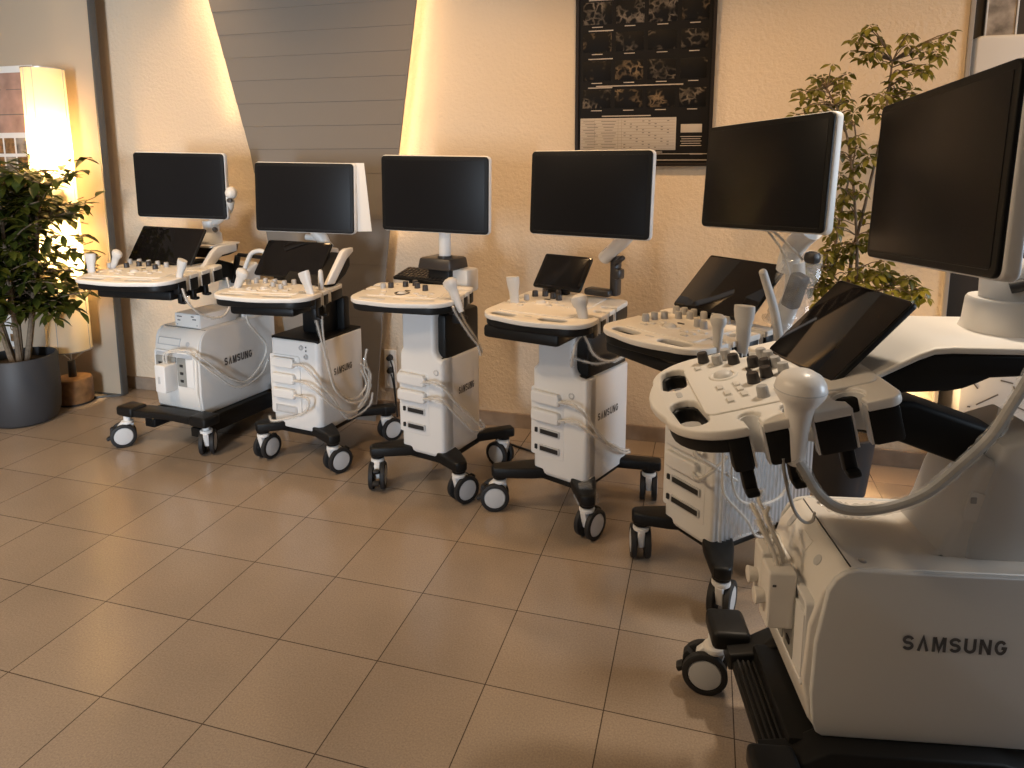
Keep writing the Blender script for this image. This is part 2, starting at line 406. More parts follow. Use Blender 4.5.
# ------------------------------------------------------------------ ultrasound machines
class Cart:
    def __init__(s, x, y, deg, label, w=None):
        s.x, s.y, s.a = x, y, R(deg)
        s.root = thing('ultrasound_machine', label, 'ultrasound machine', (x, y, 0), s.a, 'row of ultrasound machines')
        s.panel = None
    def world(s, p):
        c, n = math.cos(s.a), math.sin(s.a)
        return Vector((s.x + c * p[0] - n * p[1], s.y + n * p[0] + c * p[1], p[2]))
    def item(s, name, label, cat, p0, group=None):
        """a separate thing standing in this machine's directions, origin at p0 (local)"""
        o = thing(name, label, cat, s.world(p0), s.a, group); o_off = -Vector(p0)
        return o, o_off

def caster(c, x, y, ang, ztop, brake=True):
    """twin-wheel swivel caster; ang: direction the wheel trails (deg, local)"""
    rw = .061; trail = .030
    f = MB()
    f.cyl((0, 0, .112), (0, 0, ztop + .005), .017, bev=.002)
    prof = [(-.030, .128), (.022, .128), (.030, .118), (.020, .080), (.010, .050), (-.012, .040), (-.040, .050), (-.050, .075), (-.046, .112)]
    # swept fork body between the wheels; local x = rolling direction
    m = Matrix(((1, 0, 0, 0), (0, 0, -1, 0), (0, 1, 0, 0), (0, 0, 0, 1)))
    f.plate(prof, -.013, .013, .005, mtx=m)
    f.cyl((0, 0, .118), (0, 0, .134), .030, bev=.004)
    fo = f.build('caster', 'white', c.root)
    fo.location = (x, y, 0); fo.rotation_euler = (0, 0, R(ang))
    tyre = [(.046, -.011), (.056, -.011), (.0605, -.008), (.061, 0), (.0605, .008), (.056, .011), (.046, .011), (.046, -.011)]
    for sgn in (-1, 1):
        w = MB().lathe(tyre, (-trail + .008, sgn * .0255, .061), (PI / 2, 0, 0), 36)
        w.cyl((-trail + .008, sgn * .013, .061), (-trail + .008, sgn * .020, .061), .0465, seg=30)
        w.build('wheel', 'rubber', fo)
        h = MB().lathe([(0, .0125), (.030, .0122), (.043, .0098), (.0455, .006), (.0455, -.002), (0, -.002)], (-trail + .008, sgn * .0255, .061), (-sgn * PI / 2, 0, 0), 36)
        h.build('hub_cap', 'hub', fo)
    if brake:
        b = MB().box((-.088, 0, .052), (.022, .030, .016), .005, rot=(0, -.5, 0)).box((-.066, 0, .096), (.030, .028, .018), .006, rot=(0, .7, 0))
        b.build('brake_pedal', 'rubber', fo)
    return fo

def monitor(c, pos, rel, tilt, roll, w=.52, h=.34, screen='matscreen'):
    sh = MB().front(rrect(w / 2, h / 2, .018), 0.004, .032, .006)
    sh.front(rrect(w * .33, h * .33, .03), .03, .052, .008)
    o = sh.build('monitor', 'white', c.root)
    o.location = pos; o.rotation_mode = 'XYZ'
    o.rotation_euler = (Matrix.Rotation(R(rel), 3, 'Z') @ Matrix.Rotation(-R(tilt), 3, 'X') @ Matrix.Rotation(-R(roll), 3, 'Y')).to_euler()
    MB().front(rrect(w / 2 - .0035, h / 2 - .0035, .016), -.004, .006, .003).build('bezel', 'bezel', o)
    MB().front(rrect(w / 2 - .019, h / 2 - .019, .002, 1), -.0052, 0, .0004).build('screen', screen, o)
    MB().box((w * .0, -.0044, -h / 2 + .0165), (w - .045, .0012, .0012)).build('seam', 'grey' if screen == 'satin' else 'slot', o)
    return o

def touch(c, bl, rel, tilt, w, h, rim='black', name='touch_screen'):
    o = MB().plate(rrect(w / 2, h / 2, .010), -.014, 0, .004, off=(0, h / 2)).build(name, rim, c.root)
    o.location = bl
    o.rotation_euler = (Matrix.Rotation(R(rel), 3, 'Z') @ Matrix.Rotation(R(90 - tilt), 3, 'X')).to_euler()
    MB().plate(rrect(w / 2 - .003, h / 2 - .003, .008), -.001, .0015, .0006, off=(0, h / 2)).build('glass', 'gloss', o)
    hg = MB().box((0, .028, -.026), (w * .42, .035, .072), .008).build('screen_hinge', 'black', c.root); hg.location = bl; hg.rotation_euler = (0, 0, R(rel))
    return o

def panel_outline(hw, D, notches, lnotches, cr=.10):
    pts = []
    N = 10
    bow = .020
    # front edge from left to right, bowed, with big rounded corners
    for k in range(N + 1):
        a = R(180 + 90 * k / N); pts.append((-hw + cr + cr * math.cos(a), cr + cr * math.sin(a) * 1.0 - bow * 0))
    for k in range(1, 8):
        t = k / 8; x = -hw + cr + (2 * hw - 2 * cr) * t; pts.append((x, -bow * math.sin(PI * t)))
    for k in range(N + 1):
        a = R(270 + 90 * k / N); pts.append((hw - cr + cr * math.cos(a), cr + cr * math.sin(a)))
    def notch(sx, yc, r, d, g, rev):
        p = [(hw, yc - g), (hw - d + r * .9, yc - g)]
        a0 = math.degrees(math.asin(min(g / r, .99)))
        for k in range(11):
            a = R(-a0 - (360 - 2 * a0) * k / 10); p.append((hw - d + r * math.cos(a), yc + r * math.sin(a)))
        p += [(hw - d + r * .9, yc + g), (hw, yc + g)]
        p = [(sx * x, y) for x, y in p]
        return p[::-1] if rev else p
    for n in notches: pts += notch(1, *n, False)
    rr = .03
    for k in range(6):
        a = R(0 + 90 * k / 5); pts.append((hw - rr + rr * math.cos(a), D - rr + rr * math.sin(a)))
    for k in range(6):
        a = R(90 + 90 * k / 5); pts.append((-hw + rr + rr * math.cos(a), D - rr + rr * math.sin(a)))
    for n in lnotches[::-1]: pts += notch(-1, *n, True)
    return pts

def inset_outline(hw, D, k, cr=.10):
    pts = []
    hw2 = hw - k
    for i in range(9):
        a = R(180 + 90 * i / 8); pts.append((-hw2 + cr + cr * math.cos(a), k + cr + cr * math.sin(a)))
    for i in range(9):
        a = R(270 + 90 * i / 8); pts.append((hw2 - cr + cr * math.cos(a), k + cr + cr * math.sin(a)))
    pts += [(hw2, D - k), (-hw2, D - k)]
    return pts

def control_panel(c, pos, rel, tilt, hw, D, notches, lnotches, knobs, skirt=.055, wing=.085, hooks=True, hole=(.13, .036), deckfront=.085, ball=(0, .14), cr=.10, handle=True, col='cream', dx=0, keys=()):
    o = None
    hx = hw * .46
    hy = .018 + hole[1] / 2
    holes = [slot(dx - hx, hy + .004, hole[0], hole[1], -6), slot(dx + hx, hy + .004, hole[0], hole[1], 6)] if handle else []
    mb = MB().plate(panel_outline(hw, D, notches, lnotches, cr), -.016, .004, .0045, holes)
    o = mb.build('control_panel', col, c.root)
    o.location = pos; o.rotation_euler = (Matrix.Rotation(R(rel), 3, 'Z') @ Matrix.Rotation(R(tilt), 3, 'X')).to_euler()
    # black lower shell: a rim following the front and skirts under the holders
    io = inset_outline(hw, D, .006, cr - .002)[:-2]
    y1 = min([.125] + [n[0] - n[1] - .012 for n in list(notches) + list(lnotches)]); xi = hw - wing + .012
    io = [p for p in io if p[1] < y1] 
    io = io + [(hw - .006, y1), (xi, y1 + .004), (xi, D - .012), (-xi, D - .012), (-xi, y1 + .004), (-hw + .006, y1)]
    u = MB().plate(io, -.046, -.012, .006, [slot(dx - hx, hy + .006, hole[0] - .012, hole[1] - .010, -6), slot(dx + hx, hy + .006, hole[0] - .012, hole[1] - .010, 6)] if handle else [])
    # skirts between the notches
    def skirts(sx, ns):
        ys = [.10] + [v for n in ns for v in (n[0] - n[3] - .001, n[0] + n[3] + .001)] + [D - .012]
        for a, b in zip(ys[::2], ys[1::2]):
            if b - a < .012: continue
            u.box((sx * (hw - .020), (a + b) / 2, -.014 - skirt / 2), (.034, b - a, skirt), .007)
    skirts(1, notches); skirts(-1, lnotches)
    un = u.build('underside', 'black', o)
    for sx, ns in ((1, notches), (-1, lnotches)):
        for yc, r, d, g in ns:
            a0 = math.degrees(math.asin(min(g / r, .99)))
            def U(rr, gg): return [(sx * (hw - .006), yc - gg)] + [(sx * (hw - d + rr * math.cos(R(-a0 - (360 - 2 * a0) * k / 12))), yc + rr * math.sin(R(-a0 - (360 - 2 * a0) * k / 12))) for k in range(13)] + [(sx * (hw - .006), yc + gg)]
            MB().plate(U(r + .001, g + .001) + U(r - .003, g - .003)[::-1], -.010 - skirt, -.004, 0).build('holder_liner', 'white', o)
    if hooks:
        for n in notches[:3]:
            for dy in (-.030,):
                MB().box((hw - .030, n[0] + dy, -.040 - skirt), (.026, .026, .055), .006).box((hw - .018, n[0] + dy, -.062 - skirt), (.030, .026, .014), .005).build('cable_hook', 'black', o)
    # raised key deck
    dk = MB().plate([(x, y) for x, y in rrect(hw - wing, (D - deckfront - .01) / 2, .022)], .001, .0075, .0025, off=(dx, deckfront + (D - deckfront - .01) / 2))
    dk.build('key_deck', col, o)
    zt = .0075
    MB().lathe([(0, .012), (.012, .0105), (.019, .006), (.022, 0), (.022, -.003), (0, -.003)], (ball[0], ball[1], zt)).build('trackball', 'probe', o)
    MB().lathe([(.023, -.001), (.026, .003), (.031, .003), (.034, -.001)], (ball[0], ball[1], zt), sc=(1.1, 1, 1)).build('trackball_ring', col, o)
    for kx, ky, r, hgt, kc in knobs:
        hgt *= 1.15; r *= 1.08
        MB().lathe([(0, hgt), (r * .82, hgt), (r * .95, hgt - .003), (r, hgt * .3), (r * 1.05, 0), (r * 1.05, -.002), (0, -.002)], (kx, ky, zt), seg=18).build('knob', kc, o)
    for kx, ky in keys:
        MB().box((kx, ky, zt + .0015), (.024, .013, .006), .0022).box((kx, ky, zt + .0002), (.029, .018, .001), .0004).build('key', 'keypale', o)
    MB().plate(slot(ball[0], ball[1] + .058, .028, .010), zt - .001, zt + .002, .0005).build('display_badge', 'knobblack', o)
    MB().plate(slot(dx, .048, .034, .013), .0035, .0048, .0004).build('badge', 'grey', o)
    c.panel = o
    return o

def port_row(c, parent, x0, x1, z, y, kind):
    """an empty probe socket on the front: frame and dark slot, plus its small latch window"""
    MB().front(rrect((x1 - x0) / 2, .015, .004), -.004, .002, .0015).build('port_frame', 'grey', parent).location = ((x0 + x1) / 2, y, z)
    MB().front(rrect((x1 - x0) / 2 - .006, .0095, .003), -.006, .001, .001).build('port_slot', 'slot', parent).location = ((x0 + x1) / 2, y, z)
    MB().front(rrect(.006, .010, .002), -.005, .001, .001).build('port_latch', 'slot', parent).location = (x0 - .016, y, z)

def tower_base(c, cx, cy, hx, hy, casters, zpad=.152, hpad=.046):
    """black base: centre tray and four arms running out to the casters"""
    mb = MB().box((cx, cy, .150), (hx * 2 - .03, hy * 2 - .03, .03), .008)
    b = mb.build('base', 'black', c.root)
    for (x, y, a, br) in casters:
        sx = cx + (hx - .05) * (1 if x > cx else -1); sy = cy + (hy - .06) * (1 if y > cy else -1)
        d = Vector((x - sx, y - sy, 0)); L = d.length + .035; yaw = math.atan2(d.y, d.x)
        if y < cy: arm = MB().plate([(-.03, -.052), (L * .35, -.050), (L - .035, -.034), (L - .008, -.026), (L, -.012), (L, .012), (L - .008, .026), (L - .035, .034), (L * .35, .050), (-.03, .052)], -hpad / 2, hpad / 2, .010)
        else: arm = MB().box((L / 2, 0, 0), (L + .03, .058, hpad), .012, seg=3)
        arm.cyl((L - .035, 0, -hpad / 2 - .010), (L - .035, 0, hpad / 2 - .004), .030, bev=.004)
        ao = arm.build('base_leg', 'black', c.root); ao.location = (sx, sy, zpad + hpad / 2 - .004); ao.rotation_euler = (0, 0, yaw)
        caster(c, x, y, a, zpad, br)

def lettering(c, parent, p, w, size, slope=0, lead=0):
    """letters lying on the right side of the body (plane x = p[0]); they read towards the back"""
    m = Matrix.Translation(p) @ Matrix(((0, 0, 1, 0), (1, 0, 0, 0), (0, 1, 0, 0), (0, 0, 0, 1))) @ Matrix.Rotation(R(slope), 4, 'Z')
    return wordmark('lettering', 'letter', parent, m, w, size)

def tower_body(c, x0, x1, y0, y1, zb, zt, column=None, lower=.02):
    c.bx = (x0, x1)
    cx = (x0 + x1) / 2
    mb = MB()
    prof = [(y0 + .016, zb), (y1 - .01, zb), (y1, zb + .01), (y1, zt), (y0 + .004, zt), (y0 - .004, zt - .05), (y0 - .004, zb + .07), (y0 + .004, zb + .02)]
    mb.vbox((cx, (y0 + y1) / 2, (zb + zt) / 2), (x1 - x0, y1 - y0, zt - zb), .028, .010, 5)
    return mb.build('body', 'white', c.root)

def probe_plug(mb, p, L=.075, h=.032, d=.026):
    """flat probe connector pushed into a front port; p = its middle, it stands out towards -y"""
    mb.front([(x + p[0], z + p[2]) for x, z in rrect(L / 2, h / 2, .012)], p[1] - d, p[1] + .006, .008)
    mb.box((p[0], p[1] - d * .6, p[2] + h / 2 + .0005), (L * .9, d * .6, .003), .001)
    mb.cyl((p[0] + L / 2 - .006, p[1] - d * .55, p[2] - .002), (p[0] + L / 2 + .026, p[1] - d * .6, p[2] - .004), .0085, .006, seg=12, bev=.001)

def sleeve_cable(o, off, pts, r=.0038, sleeve=True, m='cable', n=6, name='cable'):
    MB().tube(pts, r, 8, n).build(name, m, o, off)
    if sleeve: MB().tube(pts, r * (1.35 if r > .007 else 1.9), 7, n + 2, jitter=.18 if r > .007 else .42).build('plastic_sleeve', 'sleeve', o, off, smooth=False)

def convex_head(mb, p, tilt=0, s=1, rz=0):
    """curved-array probe standing head up in its holder"""
    T0 = Matrix.Translation(p) @ Matrix.Rotation(rz, 4, 'Z') @ Matrix.Rotation(tilt, 4, 'Y')
    t = MB()
    t.lathe([(0, -.07 * s), (.010 * s, -.07 * s), (.014 * s, -.04 * s), (.017 * s, 0), (.018 * s, .018 * s), (.0235 * s, .028 * s), (.027 * s, .040 * s), (.0245 * s, .052 * s), (.013 * s, .060 * s), (0, .062 * s)], sc=(1.1, .8, 1), seg=20)
    mb._merge(t.bm, T0)
def linear_head(mb, p, tilt=0, s=1, rz=0):
    T0 = Matrix.Translation(p) @ Matrix.Rotation(rz, 4, 'Z') @ Matrix.Rotation(tilt, 4, 'Y')
    t = MB()
    t.lathe([(0, -.07 * s), (.013 * s, -.07 * s), (.017 * s, -.03 * s), (.018 * s, .005 * s), (.023 * s, .025 * s), (.025 * s, .045 * s), (.0245 * s, .058 * s), (0, .059 * s)], sc=(1.1, .62, 1), seg=20)
    mb._merge(t.bm, T0)

def wbase(cx): return None
KW = 'knobgrey'
def kb_(b=(), g=(), r=.0118, h=.021):
    return [(x, y, r, h, 'knobblack') for x, y in b] + [(x, y, r * .92, h, KW) for x, y in g]
def knobset(ball, hw, dark):
    k = []
    for i, (x, y) in enumerate([(-.105, .075), (-.055, .085), (-.005, .09), (.045, .085), (.09, .07), (.06, .045), (.075, .015), (-.09, .03)]):
        k.append((ball[0] + x, ball[1] + y, .0125, .025, 'knobblack' if i in dark else KW))
    return k

# ---------------- body of the two big-bodied machines
def big_machine(c, zb=.235, detail=False):
    hx = .163; zt = .622 if detail else .608; rz = zb - .235
    back = .66
    # side profile (y,z) of the white core: slanted recessed front, rounded top
    core = [(.165, zb), (back, zb), (back, zt - .02), (back - .02, zt), (.200, zt), (.172, zt - .012), (.140, zt - .06), (.118, zt - .14), (.112, zb + .12), (.128, zb + .03), (.145, zb + .006)]
    body = MB().side(core, -hx + .012, hx - .012, .006).build('body', 'cream', c.root)
    sp = [(.155, zb), (back, zb), (back, zt), (.205, zt), (.180, zt - .006), (.160, zt - .022), (.146, zt - .05), (.128, zt - .17), (.126, zb + .10), (.133, zb + .03), (.142, zb + .008)]
    for sx in (-1, 1):
        MB().side(sp, *(sorted((sx * (hx - .014), sx * hx))), .005).build('side_cover', 'sidegrey', body)
    # seam over the top just behind the front
    MB().box((0, .193, zt - .0045), (hx * 2 - .034, .0025, .006), .0005, rot=(-.25, 0, 0)).build('seam', 'slot', body)
    # front: recess with socket plates, slot and round button
    fr = Matrix.Rotation(R(-9), 4, 'X')
    def fpt(x, z):  # point on the slanted front
        for (y0, z0), (y1, z1) in zip(core[6:], core[7:]):
            if z1 <= z <= z0: return y1 + (y0 - y1) * (z - z1) / (z0 - z1)
        return .112
    y = .1135; zr = .430 if detail else .398
    MB().front(rrect(.140, .100, .012), y - .001, y + .03, .002, [rrect(.131, .091, .010)]).build('recess_frame', 'white', body).location = (0.0, 0, zr)
    MB().front(rrect(.130, .090, .008), y + .003, y + .03, .001).build('recess_panel', 'grey', body).location = (0.0, 0, zr)
    for px in (-.096, -.018, .056):
        MB().front(rrect(.031, .074, .004), y - .005, y + .006, .001).build('socket', 'portmetal', body).location = (px, 0, zr - .004)
        for k in range(3): MB().box((px, y - .006, zr - .048 + .040 * k), (.022, .003, .014), .001).build('socket_contact', 'slot', body)
    MB().front(rrect(.030, .074, .004), y - .004, y + .006, .001).build('blank_cover', 'white', body).location = (.108, 0, zr - .004)
    if detail:
        for x_, hw_, hh_, m_ in ((-.103, .010, .020, 'grey'), (-.010, .026, .014, 'cream')):
            q_ = MB().front(rrect(hw_, hh_, hh_ * .48 if m_ == 'grey' else .002), -.0012, .006, .0008).build('grip_recess' if m_ == 'grey' else 'patch', m_, body)
            q_.location = (x_, .1555, zt - .036); q_.rotation_euler = (R(-33.7), 0, 0)
        bp = (.070, .1555, zt - .036); ba = -33.7
    else:
        sl = MB().front(rrect(.080, .020, .005), -.002, .01, .0015, [rrect(.074, .015, .004)]).build('drive_slot', 'grey', body); sl.location = (-.055, .1375, zt - .068); sl.rotation_euler = (R(-17), 0, 0)
        bp = (.078, .1365, zt - .070); ba = -17
    bt = MB().lathe([(0, .002), (.010, .002), (.0125, .001), (.013, -.004), (0, -.004)], (0, 0, 0), (PI / 2, 0, 0)).build('button', 'grey', body); bt.location = bp; bt.rotation_euler = (R(ba), 0, 0)
    if detail:
        for px, py in ((-.12, .225), (.125, .225)):
            MB().lathe([(0, .0012), (.006, .0012), (.008, 0), (.008, -.002), (0, -.002)], (px, py, zt), sc=(1.3, 1, 1)).build('screw', 'metal', body)
    lettering(c, body, (hx + .0014, .402 if detail else .380, .468 if detail else .417), .205 if detail else .192, .034 if detail else .042, 0)
    # base: rails, front cross step, pads
    b = MB()
    for sx in (-1, 1):
        b.side([(.03, .145 + rz), (.60, .145 + rz), (.60, .205 + rz), (.50, .235 + rz), (.16, .235 + rz), (.10, .200 + rz), (.03, .190 + rz)], *(sorted((sx * .128, sx * .205))), .008)
    b.box((0, .075, .160), (.36, .075, .030), .008)
    b.box((0, .35, .19 + rz), (.30, .52, .05), .01)
    base = b.build('base', 'black', c.root)
    if not detail: MB().plate([(-.27, -.060), (-.18, -.055), (0, -.012), (.18, -.012), (.27, .0), (.27, .07), (.18, .085), (0, .08), (-.18, .05), (-.27, .03)], .158, .196, .010).build('front_beam', 'black', base)
    for k in range(5):
        MB().box((0, .050 + .013 * k, .177), (.34, .006, .006), .002).build('step_rib', 'rubber', base)
    for sx in (-1, 1):
        MB().box((sx * (.225 if detail else .232), .045 if detail else (-.018 if sx < 0 else .028), .194 if detail else .184), (.115, .100, .052), .014, seg=3).build('foot_pad', 'black', base)
        MB().box((sx * .232, .59, .184), (.115, .100, .052), .014, seg=3).build('foot_pad', 'black', base)
    for x, y, a in ((-.240 if detail else -.236, .015 if detail else -.045, 55 if not detail else 79), (.240, .03, 308), (-.235, .60, 60), (.235, .60, 120)):
        caster(c, x, y, a, .160, x < 0)
    # rear column rising from the body
    colp = [(.440, zt - .03), (.445, .66), (.460, .74), (.478, .81), (.50, .87), (.58, .90), (.60, .86), (.60, zt - .03)]
    MB().side(colp, -.100, .100, .016).build('column', 'sidegrey', c.root)
    fx = .094 if detail else .07
    ck = MB().side([(.355, zt - .006), (.395, .630), (.420, .690), (.438, .760), (.458, .815), (.48, .840), (.52, .82), (.52, zt - .02)], -fx, fx, .014).build('column_fairing', 'cream', c.root)
    pl_ = MB().side(rrect(.026, .032, .010), fx - .002, fx + .0025, .0006).build('cover_plate', 'cream', c.root); pl_.location = (0, .462, .735); pl_.rotation_euler = (R(-12), 0, 0)
    for yy, zz in ((.450, .752), (.476, .720)):
        MB().side(rrect(.006, .007, .002), fx, fx + .004, .0006).build('latch', 'metal', ck).location = (0, yy, zz)
    # lift arm from the column up to the panel
    arm = [(.16, .925), (.19, .955), (.34, .945), (.50, .890), (.56, .865), (.57, .80), (.53, .785), (.47, .800), (.30, .860), (.17, .885)]
    MB().side(arm, -.055, .055, .012).build('lift_arm', 'black', c.root)
    # tail of the panel: pale shelf over a black shell, carrying the monitor turret
    if detail:
        top = [(.130, .975), (.161, .991), (.208, 1.017), (.258, 1.044), (.306, 1.070), (.335, 1.082), (.369, 1.085), (.72, 1.085)]; th = .014
        bot = [(.150, .955), (.200, .985), (.258, 1.030), (.306, 1.056), (.335, 1.068), (.71, 1.071), (.70, 1.026), (.514, 1.026), (.447, 1.021), (.424, 1.009), (.397, .997), (.369, .991), (.29, .986), (.22, .965)]
        xa, xb = -.175, .120
    else:
        top = [(.275, 1.022), (.30, 1.026), (.470, 1.026)]; th = .010
        bot = [(.285, 1.014), (.30, 1.016), (.464, 1.016), (.455, .975), (.40, .962), (.30, .955), (.27, .960)]
        MB().side([(.165, .925), (.19, .945), (.24, 1.000), (.27, 1.020), (.30, 1.026), (.40, 1.026), (.40, .985), (.30, .975), (.25, .935), (.20, .915)], .105, .135, .006).build('shelf_bracket', 'cream', c.root)
        xa, xb = -.13, .085
    shf = MB().side(top + [(y_, z_ - th) for y_, z_ in top[::-1]], xa, xb, .0045).build('rear_shelf', 'cream', c.root)
    MB().side(bot, xa + .012, xb - .006, .006).build('shelf_shell', 'black', shf)
    if detail: MB().lathe([(0, 1.084), (.090, 1.084), (.084, 1.10), (.080, 1.150), (.076, 1.156), (0, 1.156)], (-.055, .568, 0), seg=40).build('turret', 'cream', shf)
    else: MB().lathe([(0, 1.02), (.058, 1.02), (.055, 1.03), (.052, 1.076), (.049, 1.082), (0, 1.082)], (-.02, .375, 0), seg=32).build('turret', 'cream', shf)
    return body

def tri(c):
    return c

GROUP_PROBE = 'probes resting in the panel holders'
GROUP_CABLE = 'clear-wrapped probe leads plugged into the machine fronts'

# ================= machine 1 (far left, big body)
c1 = Cart(-2.607, 2.706, -8, 'big-bodied white ultrasound machine farthest left, small white box unit on its body')
b1 = big_machine(c1, zb=.172)
b1.location = (0, -.045, 0)
NB = [(.17, .022, .045, .013), (.255, .022, .045, .013), (.345, .022, .045, .013)]
control_panel(c1, (.003, -.226, .905), 10.8, 3.5, .271, .44, NB, NB[:2], kb_([(-.167, .269), (-.131, .312), (-.080, .320), (.010, .261)], [(-.227, .360), (-.176, .368), (-.108, .354), (-.041, .339), (.031, .314), (-.254, .254)]), ball=(-.051, .192), skirt=.06, wing=.075, dx=-.02, keys=[(-.143, .200), (-.098, .138), (-.013, .134), (.006, .201), (.061, .164), (-.165, .173), (.05, .21), (.09, .20)])
MB().box((-.01, -.01, .832), (.42, .26, .045), .012, rot=(0, 0, .18)).build('keyboard_tray', 'black', c1.root)
MB().tube([(.08, .46, .955), (.30, .45, .950)], .011, 10, 1).tube([(.083, .45, .950), (.04, .45, .80)], .016, 10, 1).build('rear_rail', 'black', c1.root)
touch(c1, (-.12, .116, .947), -.7, 31.9, .463, .203)
monitor(c1, (-.051, .222, 1.336), 13.7, -1.6, -1.1)
MB().tube([(.115, .42, .80), (.162, .42, .892), (.195, .42, .950), (.225, .42, .980), (.289, .42, .991), (.322, .43, .960), (.318, .45, .950)], .012, 10, 5).build('side_handle', 'cream', c1.root)
a = MB().tube([(-.02, .375, 1.08), (-.02, .375, 1.145)], .042, 20, 1)
a.tube([(-.02, .375, 1.13), (.05, .36, 1.15), (.16, .33, 1.21), (.20, .31, 1.26)], .022, 12, 5)
a.tube([(.20, .31, 1.26), (.14, .29, 1.32), (.04, .285, 1.34)], .022, 12, 5)
a.box((-.03, .268, 1.336), (.14, .035, .12), .01, rot=(0, 0, R(13.7)))
ao = a.build('monitor_arm', 'cream', c1.root)
MB().sph((.215, .305, 1.300), .030, (1, 1, 1.1)).build('arm_joint', 'cream', ao)
MB().cyl((.05, .34, 1.10), (.085, .30, 1.112), .014, .010, bev=.003).build('release_knob', 'knobblack', ao)
MB().cyl((.225, .29, 1.262), (.232, .27, 1.265), .012, bev=.002).build('release_knob', 'knobblack', ao)
# small unit resting on the body
bx, of = c1.item('printer_unit', 'small white flat box unit resting on the body of the far left machine', 'device', (.02, .27, .608))
MB().box((.02, .27, .645), (.180, .24, .072), .004).build('housing', 'white', bx, of)
MB().front(rrect(.086, .031, .002), .1475, .151, .0005).build('front_plate', 'cream', bx, Vector((.02, 0, .645)) + of)
for px, pz, w_ in ((-.033, .664, .034), (-.038, .644, .020), (.072, .654, .026), (.060, .668, .02)):
    MB().box((px, .1472, pz), (w_, .002, .006), .0005).build('marking', 'letter', bx, of)
for px, pz in ((-.05, .622), (.09, .624)): MB().lathe([(0, .002), (.003, .002), (.004, 0), (0, 0)], (px, .1475, pz), (PI / 2, 0, 0), 10).build('screw', 'metal', bx, of)

# ================= machine 6 (nearest, right)
c6 = Cart(.098, 1.554, -79, 'big-bodied white ultrasound machine nearest the camera, cropped by the right edge')
big_machine(c6, detail=True)
k6 = [(-.105, .155, .0125, .022, 'knobblack'), (-.068, .170, .010, .022, KW), (-.072, .215, .010, .024, KW), (-.030, .195, .0135, .020, 'knobblack'), (.020, .235, .0135, .020, 'knobblack'),
      (.062, .205, .0135, .020, 'knobblack'), (.070, .225, .0135, .022, 'knobblack'), (.068, .165, .0135, .020, 'knobblack'), (.005, .285, .010, .024, KW), (.030, .285, .010, .024, KW), (.055, .275, .010, .024, KW), (.085, .270, .010, .024, KW), (.105, .130, .0125, .024, KW), (.085, .150, .006, .018, KW)]
N6 = [(.155, .022, .050, .014), (.245, .030, .050, .016), (.345, .032, .055, .014)]
control_panel(c6, (.012, -.192, .917), 0, 14.5, .238, .43, N6, N6[1:], kb_([(-.186, .139), (-.123, .200), (-.073, .234), (-.043, .253), (.008, .241), (.027, .208)], [(-.172, .192), (-.141, .165), (-.122, .266), (-.091, .274), (-.042, .276), (.006, .279), (.115, .205)], .0125, .020), ball=(-.055, .159), skirt=.072, hole=(.150, .058), wing=.085, deckfront=.080, cr=.13, keys=[(.020, .135), (.060, .143), (.018, .172), (.050, .172), (.084, .173), (.102, .140), (-.136, .115), (-.135, .148), (.10, .24)])
touch(c6, (-.011, .108, 1.0), 9.3, 45, .275, .242)
monitor(c6, (.159, .275, 1.421), -2.8, 2.9, 3.6, screen='matscreen')
a = MB().lathe([(0, 1.15), (.056, 1.15), (.057, 1.195), (.051, 1.220), (.03, 1.232), (0, 1.234)], (-.055, .568, 0), seg=32)
a.tube([(-.055, .568, 1.205), (.04, .60, 1.225), (.16, .62, 1.28)], .036, 14, 5)
a.tube([(.16, .62, 1.28), (.17, .50, 1.36), (.17, .36, 1.42)], .034, 14, 5)
a.box((.159, .333, 1.421), (.13, .04, .13), .012)
ao = a.build('monitor_arm', 'cream', c6.root)
MB().tube([(-.0, .535, 1.186), (.035, .60, 1.212), (.06, .67, 1.235)], .013, 10, 4).build('release_lever', 'knobblack', ao)

# ================= tower machines
def tower_column(c, x0, x1, y0, y1, z0, z1, xw):
    """white front shell of the neck with the dark cable bay beside and behind it"""
    bx0, bx1 = c.bx; q = .612; f = .042
    prof = [(bx0 + .006, .172), (bx0 + .022, .166), (bx1 - .022, .166), (bx1 - .002, .178), (bx1, .20), (bx1, q)]
    prof += [(x1 + f - f * math.sin(R(a)), q + f - f * math.cos(R(a))) for a in range(0, 91, 15)]
    prof += [(x1, z1), (x0, z1), (x0, q + .030), (x0 - .008, q + .018), (bx0 + .004, q + .010), (bx0, q)]
    sh = MB().front(prof, y0 - .005, y0 + .085, .018); sh.build('front_cover', 'white', c.root)
    cb = MB().box(((x0 + xw) / 2, (y0 + .03 + y1) / 2, (z0 + .80) / 2 + .005), (xw - x0 - .008, y1 - y0 - .03, .80 - z0), .018).build('column_core', 'black', c.root)
    return cb

def cable_bay(c, x0, x1, y0, y1, zt):
    MB().box(((x0 + x1) / 2, (y0 + y1) / 2, zt + .001), (x1 - x0 - .03, y1 - y0 - .03, .012), .004).build('cable_bay', 'black', c.root)

